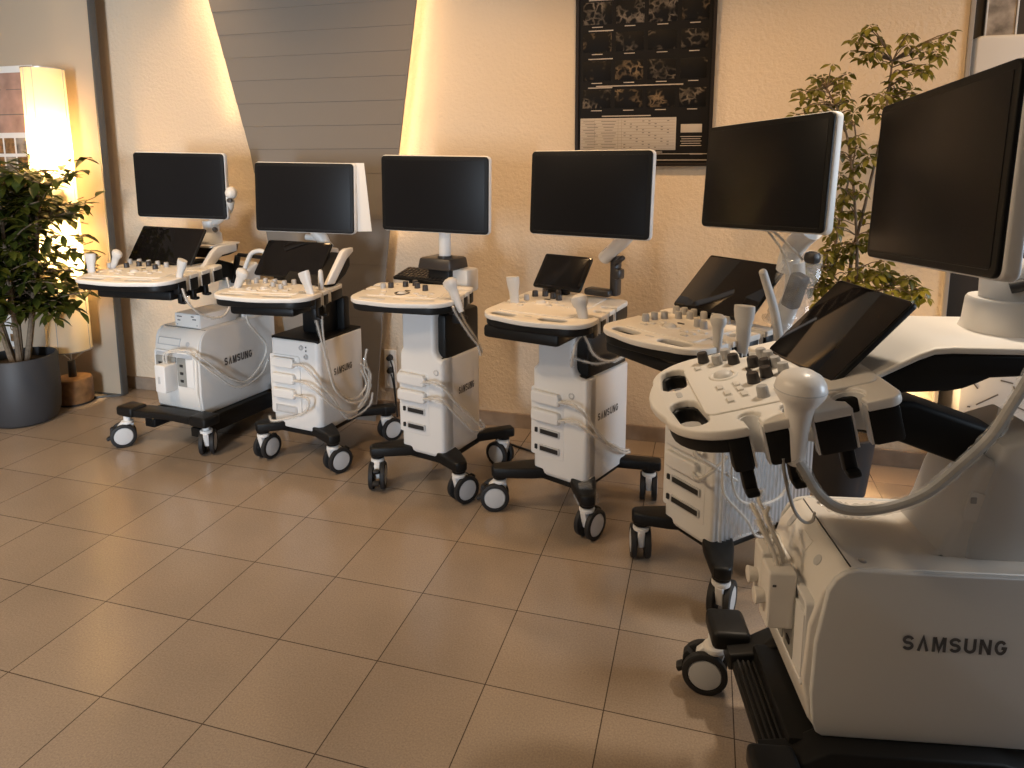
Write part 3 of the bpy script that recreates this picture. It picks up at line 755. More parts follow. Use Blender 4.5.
def tower_front(c, body, x0, x1, y, zs_plug, zs_slot, xr, zbtn, xbtn, plate=True):
    y += .0005
    z_hi = max(zs_plug + zs_slot) + .035; z_lo = min(zs_plug + zs_slot) - .035
    MB().front(rrect((x1 - x0) / 2 + .014, (z_hi - z_lo) / 2, .010), y - .0018, y + .01, .0012).build('port_plate', 'white', body).location = ((x0 + x1) / 2, 0, (z_hi + z_lo) / 2)
    for z in zs_slot: port_row(c, body, x0 + .030, x1 - .004, z, y - .004, 0)
    MB().lathe([(.0085, .003), (.0115, .004), (.0135, .002), (.014, -.003)], (xbtn, y, zbtn), (PI / 2, 0, 0)).build('button_ring', 'grey', body)
    MB().lathe([(0, .003), (.008, .002), (.009, -.002)], (xbtn, y, zbtn), (PI / 2, 0, 0)).build('button', 'white', body)

# ----- machine 2
c2 = Cart(-1.857, 2.727, -8, 'white ultrasound machine with black-topped body and three plugged leads, second from left')
body = tower_body(c2, -.180, .118, .032, .385, .165, .612)
MB().box((-.031, .208, .612), (.288, .34, .020), .008).build('body_lid', 'black', c2.root)
MB().front(rrect(.092, .150, .012), .0265, .04, .002).build('port_plate', 'white', body).location = (-.085, 0, .385)
MB().front(rrect(.066, .020, .004), .0225, .035, .0015, [rrect(.056, .013, .003)]).build('port_frame', 'grey', body).location = (-.085, 0, .263)
MB().front(rrect(.054, .012, .003), .0245, .035, .0006).build('port_slot', 'hub', body).location = (-.085, 0, .263)
for xx, zz, r_ in ((.018, .580, .012), (.045, .538, .012)):
    MB().lathe([(.006, .003), (.010, .004), (r_, .002), (r_ + .001, -.003)], (xx, .028, zz), (PI / 2, 0, 0)).build('button_ring', 'grey', body)
for zz in (.586, .568): MB().box((.048, .027, zz), (.006, .003, .007), .001).build('indicator', 'slot', body)
lettering(c2, body, (.1185, .210, .442), .142, .036)
tower_base(c2, -.03, .20, .145, .17, [(-.205, -.015, 268, True), (.205, .005, 248, True), (.215, .430, 243, False), (-.22, .43, 60, False)])
MB().box((-.02, .22, .74), (.13, .13, .26), .02).build('column', 'black', c2.root)
MB().box((.06, .30, .70), (.05, .05, .17), .01).build('cable_post', 'black', c2.root)
N2 = [(.165, .020, .042, .012), (.235, .020, .042, .012)]
control_panel(c2, (.002, -.236, .868), 10.9, 1.6, .245, .37, N2, N2, kb_([], [(-.163, .272), (-.119, .281), (-.061, .268), (.004, .245), (.035, .275), (-.180, .237), (-.031, .205), (.032, .168)]), ball=(-.049, .165), skirt=.05, wing=.07, dx=-.02, keys=[(-.123, .160), (-.100, .120), (-.064, .108), (.079, .133), (.073, .176), (.03, .125)])
MB().box((-.03, -.06, .800), (.32, .26, .045), .014, rot=(0, 0, .19)).build('keyboard_tray', 'black', c2.root)
touch(c2, (-.110, .082, .907), -.9, 35.6, .402, .199)
MB().side([(.030, .897), (.154, 1.038), (.180, 1.048), (.232, 1.048), (.232, 1.028), (.181, .998), (.086, .893)], .165, .19, .006).build('screen_bracket', 'cream', c2.root)
MB().side([(.05, .885), (.165, 1.0), (.225, 1.02), (.225, .96), (.19, .92), (.10, .875)], -.10, .175, .01).build('bracket_shell', 'black', c2.root)
monitor(c2, (-.048, .173, 1.285), 13, 1.2, -.9)
a = MB().tube([(-.01, .27, 1.02), (-.02, .265, 1.075), (-.05, .25, 1.12), (-.06, .235, 1.22)], .030, 14, 5)
a.tube([(-.11, .25, 1.085), (-.02, .26, 1.075), (.03, .265, 1.04)], .016, 10, 4)
a.box((-.055, .215, 1.285), (.12, .04, .12), .012, rot=(0, 0, R(13))); a.box((-.02, .25, 1.02), (.16, .08, .03), .01)
a.build('monitor_arm', 'cream', c2.root)
# sheet of paper hanging behind the monitor
pp, of = c2.item('paper_sheet', 'white sheet of paper sticking out behind the second monitor from the left', 'paper', (.20, .262, 1.11))
MB().front([(.13, 1.12), (.278, 1.127), (.245, 1.452), (.10, 1.452)], .262, .2632, .0003).build('sheet', 'paper', pp, of)

# ----- machine 3 (keyboard)
c3 = Cart(-1.181, 2.618, -14, 'white ultrasound machine with a black keyboard and monitor on a post, third from left')
body = tower_body(c3, -.125, .112, .045, .345, .165, .610)
cable_bay(c3, -.125, .112, .045, .345, .610)
tower_front(c3, body, -.112, .020, .040, [.508, .434], [.366, .292], .1, .555, .077)
lettering(c3, body, (.1125, .221, .446), .124, .034)
tower_base(c3, 0, .20, .12, .16, [(-.205, -.030, 124, True), (.200, .025, 249, True), (.180, .435, 352, False), (-.225, .41, 150, False)])
tower_column(c3, -.110, .066, .045, .345, .59, .85, .108)
MB().lathe([(0, .8), (.05, .8), (.055, .84), (.055, .87), (0, .87)], (-.02, .12, 0)).build('column_collar', 'white', c3.root)
N3 = [(.20, .020, .042, .012), (.275, .020, .042, .012)]
control_panel(c3, (-.007, -.129, .884), 14.6, 2.4, .235, .35, N3, N3, kb_([(-.122, .236), (-.066, .269), (-.033, .300), (-.002, .252), (.052, .213)], [(-.150, .216)]), ball=(-.023, .135), skirt=.05, hooks=True, handle=False, wing=.07, deckfront=.085, dx=-.01, keys=[(-.117, .155), (-.100, .105), (.035, .150), (.067, .119), (.095, .110), (.10, .16), (-.13, .30)])
for sx in (-1, 1):
    MB().plate(slot(-.01 + sx * .108, .042, .125, .034, sx * 7), .0035, .0055, .0008).build('grip_pad', 'hub', c3.panel)
MB().lathe([(.026, .0125), (.026, .016), (.033, .016), (.033, .0125)], (-.023, .135, -.004)).build('trackball_bezel', 'knobblack', c3.panel)
kb = touch(c3, (-.15, .213, .920), -.6, 75, .300, .131, name='keyboard')
for ch in list(kb.children): bpy.data.objects.remove(ch)
kb['label'] = 'black keyboard'
for r_ in range(5):
    for q in range(13):
        MB().box((-.132 + .022 * q, .02 + .0225 * r_, .0015), (.016, .0175, .005), .0015).build('key', 'knobblack', kb)
MB().box((-.050, .28, .998), (.170, .14, .055), .012, taper=(1.1, 1.1)).build('monitor_base', 'knobblack', c3.root)
MB().box((-.05, .285, .905), (.12, .09, .14), .01).build('post_riser', 'black', c3.root)
MB().box((.03, .32, .92), (.12, .10, .11), .015).build('rear_cover', 'cream', c3.root)
MB().cyl((-.017, .25, 1.01), (-.017, .25, 1.17), .027, seg=28, bev=.002).cyl((-.017, .25, 1.165), (-.022, .235, 1.33), .022).box((-.023, .23, 1.314), (.14, .05, .12), .012, rot=(0, 0, R(11))).build('monitor_post', 'white', c3.root)
MB().lathe([(.026, 1.024), (.034, 1.024), (.034, 1.036), (.026, 1.036)], (-.017, .25, 0)).build('post_collar', 'knobblack', c3.root)
monitor(c3, (-.023, .181, 1.314), 11.3, -.9, -.9)

# ----- machine 4 (small touch screen)
c4 = Cart(-.602, 2.525, -22, 'white ultrasound machine with a small black touch screen, fourth from left')
body = tower_body(c4, -.100, .162, .080, .425, .165, .612)
cable_bay(c4, -.100, .162, .080, .425, .612)
tower_front(c4, body, -.090, .044, .075, [.506, .428], [.358, .285], .1, .536, .093)
lettering(c4, body, (.1625, .246, .437), .165, .032)
tower_base(c4, .032, .25, .125, .17, [(-.205, -.010, 40, True), (.212, .010, 265, True), (.262, .435, 296, False), (-.20, .44, 150, False)])
tower_column(c4, -.076, .094, .080, .425, .59, .83, .152)
N4 = [(.155, .020, .042, .012), (.235, .020, .042, .012), (.31, .020, .042, .012)]
control_panel(c4, (.017, -.123, .866), 7.6, 2.5, .232, .46, N4, N4[1:], kb_([(-.150, .345), (-.112, .365), (-.062, .340), (-.027, .325), (-.130, .40), (-.065, .40)], [(-.150, .270)]), ball=(-.075, .255), skirt=.055, hole=(.115, .046), wing=.072, hooks=False, dx=-.02, keys=[(-.14, .225), (-.13, .18), (-.02, .27), (.02, .245), (.055, .225), (-.02, .22), (.10, .25)])
MB().box((-.04, -.0, .800), (.33, .23, .052), .015, rot=(0, 0, .13)).box((.04, .16, .81), (.10, .16, .06), .01).build('keyboard_tray', 'black', c4.root)
MB().lathe([(0, .80), (.05, .80), (.055, .83), (.055, .86), (0, .86)], (.02, .14, 0)).build('column_collar', 'white', c4.root)
ts4 = touch(c4, (-.124, .271, .916), 0, 37.6, .245, .170)
MB().plate(rrect(.105, .072, .004), .0012, .0022, .0003, off=(0, .087)).build('display', 'screen', ts4)
monitor(c4, (.094, .173, 1.331), 6.4, 3.3, 0)
a = MB().tube([(.08, .33, 1.06), (.13, .31, 1.100), (.20, .28, 1.150), (.24, .25, 1.19)], .028, 14, 5)
a.tube([(.25, .24, 1.19), (.20, .225, 1.27), (.13, .215, 1.33)], .026, 12, 5); a.box((.094, .225, 1.331), (.12, .04, .12), .012)
ao = a.build('monitor_arm', 'cream', c4.root)
MB().box((.103, .300, 1.100), (.040, .008, .008), .002, rot=(0, -.6, -.4)).build('arm_slot', 'slot', ao)
MB().box((.120, .36, .985), (.036, .05, .17), .012).box((.150, .33, 1.055), (.055, .030, .020), .008, rot=(0, -.7, 0)).box((.150, .33, 1.00), (.034, .05, .045), .01).box((.06, .33, .915), (.12, .06, .03), .01).build('arm_base', 'knobblack', c4.root)

wr, of = c4.item('plastic_wrap', 'crinkled clear film round the front right leg of the machine with the small touch screen', 'plastic wrap', (.18, .05, .13))
random.seed(5)
MB().tube([(.13, .12, .158), (.17, .07, .160), (.20, .03, .160)], .045, 12, 4, jitter=.18).build('film', 'wrap', wr, of, smooth=False)
# ----- machine 5
c5 = Cart(-.05, 2.244, -44, 'white ultrasound machine with ribbed clear sheet over its side, second from right')
body = tower_body(c5, -.140, .100, .060, .470, .165, .612)
cable_bay(c5, -.140, .100, .060, .470, .612)
tower_front(c5, body, -.125, .045, .055, [.500, .420], [.345, .270], .1, .560, .075)
tower_base(c5, -.02, .26, .12, .19, [(-.19, .0, 324, True), (.195, .0, 299, True), (.23, .45, 95, False), (-.225, .45, 150, False)])
tower_column(c5, -.115, .05, .060, .45, .59, .85, .098)
N5 = [(.17, .022, .042, .013), (.255, .022, .045, .013), (.345, .022, .045, .013)]
control_panel(c5, (.001, -.198, .902), 8.7, 1.2, .213, .43, N5, N5[1:], kb_([], [(-.130, .181), (-.125, .222), (-.109, .256), (-.132, .350), (-.100, .355), (-.062, .358), (-.016, .352), (.026, .355), (.077, .350), (-.077, .292), (-.048, .318), (.035, .247), (.064, .240)], .0125, .022), ball=(-.025, .180), skirt=.05, hole=(.118, .052), wing=.07, hooks=True, deckfront=.082, keys=[(.046, .161), (.080, .155), (.063, .200), (.099, .190), (.075, .122), (-.105, .142), (-.09, .170), (-.074, .205)])
MB().box((-.06, -.02, .825), (.34, .27, .045), .014).build('keyboard_tray', 'black', c5.root)
MB().lathe([(0, .82), (.05, .82), (.055, .85), (.055, .88), (0, .88)], (-.02, .12, 0)).build('column_collar', 'white', c5.root)
touch(c5, (-.060, .156, .940), 2.4, 48.6, .329, .256)
monitor(c5, (.150, .138, 1.412), -6.7, 4.9, 2.25)
a = MB().tube([(.13, .31, 1.10), (.15, .30, 1.16), (.215, .26, 1.215), (.27, .235, 1.25)], .034, 14, 5)
a.tube([(.27, .235, 1.25), (.23, .21, 1.33), (.16, .20, 1.40)], .028, 12, 5); a.box((.145, .203, 1.412), (.12, .04, .12), .012)
a.tube([(.08, .33, .80), (.12, .33, .95), (.15, .33, 1.04), (.15, .32, 1.13)], .032, 14, 5)
ao = a.build('monitor_arm', 'white', c5.root)
MB().box((.255, .265, 1.160), (.045, .04, .04), .015).box((.175, .30, 1.04), (.05, .05, .12), .012, rot=(0, .3, 0)).build('arm_joint', 'knobblack', ao)

# ------------------------------------------------------------------ probes and leads
def lead(c, name, label, cat, plug, paths, group=None, sleeve=True, r=.0042, plugargs={}, m='cable'):
    p0 = Vector(plug) if plug else Vector(paths[0][0])
    o, of = c.item(name, label, cat, p0, group)
    if plug:
        mb = MB(); probe_plug(mb, plug, **plugargs); mb.build('connector', 'white', o, of)
    for pts in paths: sleeve_cable(o, of, pts, r, sleeve, m)
    return o, of

def start(plug, L=.075, d=.026):
    return (plug[0] + L / 2 + .020, plug[1] - d * .6, plug[2] - .004)

# machine 1: square adapter plug with two clear leads
ad, of = c1.item('probe_connector', 'white square plug with clear leads in the front of the far left machine', 'connector', (-.018, .06, .37))
MB().front(rrect(.036, .072, .008), .030, .112, .004).build('housing', 'white', ad, Vector((-.018, -.036, .370)) + of)
MB().front(rrect(.007, .018, .004), .026, .034, .002).build('latch', 'grey', ad, Vector((-.024, -.036, .365)) + of)
c1a = [(-.020, .030, .435), (-.012, .020, .490), (.050, .025, .520), (.121, .045, .515), (.180, .11, .42), (.190, .180, .350), (.190, .255, .285), (.190, .343, .257), (.190, .471, .293), (.190, .522, .366)]
c1b = [(-.010, .036, .435), (.010, .020, .500), (.067, .020, .515), (.140, .040, .525), (.185, .09, .475), (.195, .180, .38), (.195, .260, .32), (.195, .348, .284), (.195, .454, .339), (.195, .507, .446), (.195, .386, .603), (.195, .374, .727), (.22, .28, .82)]
for p in (c1a, c1b): sleeve_cable(ad, of, p)
hang, of = c1.item('probe_lead', 'clear-wrapped lead hanging under the right holder of the far left machine', 'cable', (.27, -.09, .86))
sleeve_cable(hang, of, [(.292, -.095, .875), (.306, -.075, .80), (.306, -.004, .732), (.306, .078, .701), (.300, .147, .712), (.28, .20, .78), (.26, .2, .88)])

# machine 2
for z, paths, lab in ((.500, [[start((-.085, .028, .500)), (.064, -.01, .505), (.120, .005, .445), (.145, .091, .329), (.145, .182, .200), (.145, .269, .180), (.150, .374, .200), (.150, .403, .26)]], 'topmost of the three white plugs with clear leads, second machine from left'),
                      (.420, [[start((-.085, .028, .420)), (.080, -.01, .420), (.140, .02, .360), (.150, .104, .275), (.150, .217, .215), (.150, .317, .219), (.150, .382, .307), (.145, .344, .409), (.14, .38, .50)]], 'middle of the three white plugs with clear leads, second machine from left'),
                      (.345, [[start((-.085, .028, .345)), (.085, -.02, .355), (.100, -.028, .325), (.071, -.03, .285), (-.016, -.03, .246), (-.130, -.025, .213), (-.19, .02, .21)]], 'lowest of the three white plugs with looping clear lead, second machine from left')):
    lead(c2, 'probe_lead', lab, 'cable', (-.085, .028, z), paths, GROUP_CABLE, plugargs=dict(L=.135, h=.048))
bun, of = c2.item('lead_bundle', 'clear-wrapped leads hanging down the right side of the second machine from left', 'cable', (.16, .0, .80))
for p in ([(.195, -.07, .82), (.170, -.045, .785), (.150, .012, .661), (.148, .054, .530), (.148, .108, .367), (.150, .220, .267), (.150, .336, .251), (.148, .384, .333), (.14, .36, .45)],
          [(.19, .0, .82), (.165, .013, .734), (.150, .040, .613), (.145, .090, .430), (.145, .160, .318), (.145, .270, .272), (.145, .357, .314), (.14, .327, .403)],
          [(.145, .32, .44), (.150, .39, .36), (.150, .35, .25), (.150, .28, .22), (.150, .36, .28), (.145, .38, .40)]):
    sleeve_cable(bun, of, p)
# machine 3
for z, p, lab in ((.510, [start((-.048, .040, .510)), (.085, -.005, .525), (.125, .025, .500), (.135, .111, .403), (.135, .221, .307), (.135, .313, .227)], 'upper white plug with clear lead in the front of the keyboard machine'),
                  (.434, [start((-.048, .040, .434)), (.10, -.005, .455), (.135, .03, .425), (.140, .141, .316), (.140, .238, .236), (.140, .323, .225), (.140, .289, .270)], 'lower white plug with clear lead in the front of the keyboard machine')):
    lead(c3, 'probe_lead', lab, 'cable', (-.048, .040, z), [p], GROUP_CABLE, plugargs=dict(L=.150, h=.050))
lb, of = c3.item('lead_bundle', 'two grey leads hanging from the right holder of the keyboard machine', 'cable', (.2, .0, .83))
sleeve_cable(lb, of, [(.205, -.01, .87), (.200, .012, .843), (.200, .069, .776), (.200, .137, .704), (.19, .200, .654), (.185, .225, .604), (.15, .27, .640)])
sleeve_cable(lb, of, [(.205, .05, .87), (.190, .063, .840), (.190, .114, .765), (.190, .184, .692), (.185, .240, .615)])
# machine 4
for z, p, lab in ((.506, [start((-.023, .075, .506)), (.120, .03, .520), (.172, .04, .490), (.185, .145, .371), (.185, .245, .290), (.185, .350, .228), (.185, .40, .215)], 'upper white plug with clear lead, machine with the small touch screen'),
                  (.428, [start((-.023, .075, .428)), (.126, .035, .450), (.172, .061, .417), (.180, .163, .347), (.180, .270, .285), (.180, .341, .243), (.18, .40, .222)], 'lower white plug with clear lead, machine with the small touch screen')):
    lead(c4, 'probe_lead', lab, 'cable', (-.023, .075, z), [p], GROUP_CABLE, plugargs=dict(L=.138, h=.050))
lb, of = c4.item('lead_bundle', 'grey leads looping under the panel of the machine with the small touch screen', 'cable', (.16, .1, .70))
sleeve_cable(lb, of, [(.165, -.04, .70), (.185, -.062, .746), (.188, -.044, .797), (.19, -.003, .815), (.19, .033, .780), (.19, .064, .736), (.19, .125, .694), (.185, .220, .662), (.17, .33, .65)])
sleeve_cable(lb, of, [(.10, .062, .70), (.16, .07, .69), (.182, .12, .675), (.182, .24, .660), (.172, .36, .650), (.165, .28, .64)])
# machine 5
for z, p, lab in ((.500, [start((-.04, .055, .500)), (.085, -.01, .505), (.120, .01, .490), (.135, .060, .455), (.135, .12, .415)], 'upper white plug with clear lead, machine wearing the ribbed clear sheet'),
                  (.420, [start((-.04, .055, .420)), (.085, -.005, .430), (.125, .02, .470), (.135, .07, .51)], 'lower white plug with clear lead, machine wearing the ribbed clear sheet')):
    lead(c5, 'probe_lead', lab, 'cable', (-.04, .055, z), [p], GROUP_CABLE, plugargs=dict(L=.150, h=.056))
lb, of = c5.item('lead_bundle', 'clear-wrapped leads looping in front of the ribbed clear sheet', 'cable', (.16, .05, .6))
for p in ([(.185, .06, .80), (.16, .07, .60), (.150, .076, .475), (.150, .084, .415), (.150, .121, .353), (.150, .206, .313), (.150, .296, .308), (.150, .345, .332), (.155, .39, .42)],
          [(.185, -.0, .80), (.16, .02, .60), (.150, .038, .426), (.150, .059, .376), (.150, .114, .320), (.150, .166, .263), (.150, .204, .206), (.150, .25, .185)]):
    sleeve_cable(lb, of, p)
# ribbed clear sheet over the side of machine 5
rb, of = c5.item('ribbed_sheet', 'ribbed clear plastic sheet wrapped over the side of the second machine from right', 'plastic sheet', (.112, .30, .20))
mb = MB(); bm = mb.bm; prev = None
NR = 50
for i in range(NR + 1):
    y = .075 + .46 * i / NR; x = .106 + (.008 if i % 2 else 0); x += .010 * math.sin(i * .05)
    cur = [bm.verts.new((x, y, .195)), bm.verts.new((x + .004 * math.sin(i * .13), y, .45)), bm.verts.new((x, y, .70))]
    if prev:
        for k in range(2): bm.faces.new((prev[k], cur[k], cur[k + 1], prev[k + 1]))
    prev = cur
mb.build('sheet', 'ribbed', rb, of, smooth=False)
# crinkled film around the monitor arm of machine 5
wr, of = c5.item('plastic_wrap', 'crinkled clear film wrapped round the monitor arm of the second machine from right', 'plastic wrap', (.16, .31, .93))
mb = MB(); t = bmesh.new()
random.seed(3)
for k in range(2):
    mb.tube([(.12, .31, .92), (.15, .31, 1.00), (.185, .29, 1.08), (.215, .275, 1.16)], .048 + .010 * k, 14, 5, jitter=.20)
mb.build('film', 'wrap', wr, of, smooth=False)
st, of = c5.item('lead_strap', 'two thin grey leads running from the second monitor from right down to its arm', 'cable', (.19, .22, 1.12))
MB().tube([(.155, .17, 1.245), (.175, .22, 1.18), (.19, .25, 1.10)], .004, 8, 5).build('lead', 'cable', st, of)
MB().tube([(.175, .17, 1.245), (.215, .23, 1.18), (.225, .26, 1.15)], .004, 8, 5).build('lead', 'cable', st, of)

def probe(c, kind, p, label, s=1, tilt=0, rz=0, cat='ultrasound probe', col='probe'):
    p = (p[0], p[1], p[2] - .022)
    o, of = c.item('ultrasound_probe', label, cat, (p[0], p[1], p[2] - .07 * s), GROUP_PROBE)
    mb = MB(); (convex_head if kind == 'c' else linear_head)(mb, p, tilt, s, rz)
    mb.build('head', col, o, of)
    return o, of
probe(c1, 'l', (-.290, -.125, .975), 'grey probe at the outer left holder of the far left machine', rz=.4)
probe(c1, 'c', (-.265, -.015, .985), 'grey round-headed probe left of the far left touch screen', tilt=.5)
probe(c1, 'l', (.235, -.05, .968), 'grey probe in the right holder of the far left machine', s=1.0, tilt=.35)
probe(c2, 'c', (-.205, -.11, .930), 'grey round-headed probe in the left holder, second machine from left', s=1.1, tilt=.5)
probe(c2, 'l', (.175, -.085, .935), 'grey angled probe in the right holder, second machine from left', s=1.1, tilt=-.35)
o, of = c2.item('ultrasound_probe', 'slim clear-tipped probe beside the touch screen, second machine from left', 'ultrasound probe', (.178, .0, .85), GROUP_PROBE)
MB().lathe([(0, .0), (.009, 0), (.013, .05), (.012, .09), (.010, .115), (.005, .122), (0, .123)], (.178, .0, .85)).build('head', 'probe', o, of)
probe(c3, 'c', (.192, .02, .938), 'white round-headed probe in the right holder of the keyboard machine', s=1.15, tilt=-.45)
probe(c4, 'l', (-.185, .06, .945), 'tall grey probe in the left holder, machine with the small touch screen', s=1.15, tilt=-.1)
probe(c4, 'c', (.172, .02, .915), 'grey round-headed probe in the right holder, machine with the small touch screen', s=1.2, tilt=-.3)
probe(c5, 'c', (.190, -.06, .970), 'small grey probe in the front right holder, second machine from right', s=.95)
probe(c5, 'l', (.190, .050, .975), 'flat grey probe in the middle right holder, second machine from right', s=1.15, rz=.5)
o, of = c5.item('ultrasound_probe', 'long grey wand probe leaning upright, second machine from right', 'ultrasound probe', (.188, .225, .86), GROUP_PROBE)
MB().tube([(.188, .225, .86), (.185, .195, .98), (.180, .137, 1.112)], .012, 14, 5, radii=(.0155, .0125)).sph((.180, .1365, 1.113), .0128).build('head', 'probe', o, of)
# machine 6: big dome probe with its thick lead
o, of = c6.item('ultrasound_probe', 'large pale dome-headed probe in the holder of the nearest machine', 'ultrasound probe', (.235, .030, .90), GROUP_PROBE)
MB().lathe([(0, -.105), (.012, -.105), (.0175, -.09), (.020, -.04), (.0230, -.018), (.0255, .0), (.0285, .014), (.0375, .026), (.0450, .038), (.0470, .047), (.0465, .051), (.0440, .062), (.036, .074), (.022, .082), (0, .085)], (.238, .038, .983), (0, .05, 0), 40).build('head', 'domewhite', o, of)
MB().lathe([(.0465, .0465), (.0476, .048), (.0465, .0495)], (.238, .038, .983), (0, .05, 0), 40).build('seam', 'grey', o, of)
MB().box((.2825, .038, 1.024), (.002, .016, .0025), .0004).build('marking', 'letter', o, of)
sleeve_cable(o, of, [(.240, .036, .895), (.242, .052, .872), (.245, .078, .830), (.248, .112, .803), (.25, .156, .797), (.25, .213, .808), (.25, .273, .838), (.25, .329, .895), (.25, .375, .950), (.25, .404, 1.008), (.245, .435, 1.07), (.22, .47, 1.115), (.16, .51, 1.115), (.10, .54, 1.096)], r=.0095, m='cabledark')
# machine 6: plugs in the front
for x_, y_, lb_ in ((.048, .052, 'square white knobbed plug in the nearest machine, the one closer to the camera'), (-.034, .058, 'square white knobbed plug in the nearest machine, half hidden behind its twin')):
    ad, of = c6.item('probe_connector', lb_, 'connector', (x_, .08, .42), 'plugs in the front of the nearest machine')
    MB().front(rrect(.032, .068, .007), y_, .112, .005).build('housing', 'cream', ad, Vector((x_, 0, .488)) + of)
    MB().cyl((x_, y_ - .022, .480), (x_, y_ + .002, .480), .020, .014, 24, .003).build('lock_knob', 'cream', ad, of)
    MB().box((x_ + .0325, y_ + .012, .525), (.002, .008, .005), .0005).build('marking', 'letter', ad, of)
    sleeve_cable(ad, of, [(x_, y_ + .03, .545), (x_ - .005, y_ + .015, .590), (x_ - .03, y_ - .005, .625), (x_ - .07, y_ + .0, .62), (x_ - .11, y_ + .03, .57)], r=.0045)
    sleeve_cable(ad, of, [(x_ - .012, y_ + .045, .545), (x_ - .02, y_ + .03, .600), (x_ - .05, y_ + .01, .64), (x_ - .10, y_ + .03, .64)], r=.0045)
hl, of = c6.item('probe_lead', 'thin grey lead hanging from the panel onto the body of the nearest machine', 'cable', (.24, .015, .88))
MB().tube([(.245, .012, .895), (.235, .022, .852), (.18, .06, .76), (.10, .11, .69), (.0, .165, .640), (-.06, .190, .628)], .0036, 8, 6).build('cable', 'cabledark', hl, of)

# ------------------------------------------------------------------ left corner: board, lamp, ficus
bd = thing('display_board', 'tall white display board with dark edge standing at far left', 'display board', (-4.2, 3.29, 0))
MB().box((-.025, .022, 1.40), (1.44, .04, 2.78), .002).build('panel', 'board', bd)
MB().box((.7, .022, 1.40), (.012, .046, 2.79), .001).build('edge_profile', 'boardedge', bd)
MB().box((.60, -.06, .006), (.22, .012, .012), .002, rot=(0, 0, .62)).box((-.025, .0, .006), (1.44, .012, .012), .002).build('floor_bar', 'boardedge', bd)  # thin dark bars on the floor, one slanting out from the board
po = thing('photo_poster', 'poster of pinkish pages and small photos on the far left board, behind the plant', 'poster', (-4.2, 3.288, 1.2))
MB().box((.0, -.002, .41), (.48, .004, .86), .0005).build('sheet', 'paper', po)
MB().box((0, -.0045, .62), (.46, .002, .36), .0003).build('pink_page', 'pinkprint', po)
for i in range(5):
    for j in range(3):
        MB().box((-.19 + .095 * i, -.0045, .36 - .115 * j), (.080, .002, .095), .0003).build('photo', 'warmphoto' if (i + j) % 3 else 'photo', po)
MB().box((0, -.006, .55), (.40, .001, .006)).box((-.1, -.006, .70), (.16, .001, .004)).box((.1, -.006, .70), (.16, .001, .004)).build('print_line', 'ink', po)
fl = thing('leaflet', 'white leaflet with a small picture low on the far left board behind the pot', 'leaflet', (-4.36, 3.288, .27))
MB().box((0, -.002, .10), (.15, .003, .22), .0005).build('sheet', 'paper', fl)
MB().lathe([(.016, 0), (.024, .001), (.024, -.001), (.016, 0)], (.02, -.005, .12), (PI / 2, 0, 0), 16).box((.02, -.0045, .05), (.06, .002, .05), .0005).build('picture', 'warmphoto', fl)

LX, LY = -3.69, 3.125
lp = thing('floor_lamp', 'tall cylindrical lit floor lamp with round wooden base beside the plant pot', 'floor lamp', (LX, LY, 0))
MB().lathe([(0, .012), (.085, .012), (.100, .012), (.104, .03), (.104, .145), (.098, .158), (.085, .162), (0, .164)], (0, 0, 0), seg=40).build('base', 'wood', lp)
MB().cyl((0, 0, 0), (0, 0, .014), .098, seg=40).build('base_foot', 'rubber', lp)
MB().cyl((0, 0, .16), (0, 0, .265), .022, .020, bev=.003).build('socket', 'knobblack', lp)
MB().cyl((0, 0, .26), (0, 0, 1.97), .006, seg=10).build('pole', 'metal', lp)
shm = MB(); bm = shm.bm; seg = 48
zs = [.335, .5, .8, 1.1, 1.4, 1.7, 1.985]
rings = [[bm.verts.new(((.106 + .012 * (1.985 - z) / 1.65) * math.cos(2 * PI * k / seg), (.106 + .012 * (1.985 - z) / 1.65) * math.sin(2 * PI * k / seg), z)) for k in range(seg)] for z in zs]
for a, b in zip(rings, rings[1:]):
    for k in range(seg): bm.faces.new((a[k], a[(k + 1) % seg], b[(k + 1) % seg], b[k]))
sh = shm.build('lamp_shade', 'shade', lp)
rg = MB()
for z, rr in ((.335, .118), (1.985, .106)): rg.lathe([(rr - .003, -.003), (rr + .003, -.003), (rr + .003, .003), (rr - .003, .003), (rr - .003, -.003)], (0, 0, z), seg=48)
for k in (-100, -70, 20, 150): rg.tube([(.1185 * math.cos(R(k)), .1185 * math.sin(R(k)), .335), (.1065 * math.cos(R(k)), .1065 * math.sin(R(k)), 1.985)], .0018, 6, 1)
rg.tube([(-.117, 0, .335), (0, 0, .262), (.117, 0, .335)], .003, 6, 1)
rg.build('shade_frame', 'metal', lp)
MB().tube([(-.13, -.05, .03), (-.22, -.06, .005), (-.32, .0, .005), (-.42, .08, .005)], .004, 8, 5).build('cord', 'rubber', lp)

def leaf(bm, p, d, up, L, W, bend=.25):
    d = d.normalized(); s_ = d.cross(up); s_ = s_.normalized() if s_.length > 1e-5 else d.orthogonal().normalized()
    n = s_.cross(d)
    rows = []
    for t, w in ((0, .04), (.22, .62), (.5, 1.0), (.78, .6), (1, .02)):
        c = p + d * (L * t) - n * (bend * L * t * t)
        rows.append((bm.verts.new(c - s_ * (W * w / 2) + n * (W * w * .16)), bm.verts.new(c), bm.verts.new(c + s_ * (W * w / 2) + n * (W * w * .16))))
    for a, b in zip(rows, rows[1:]):
        bm.faces.new((a[0], a[1], b[1], b[0])); bm.faces.new((a[1], a[2], b[2], b[1]))

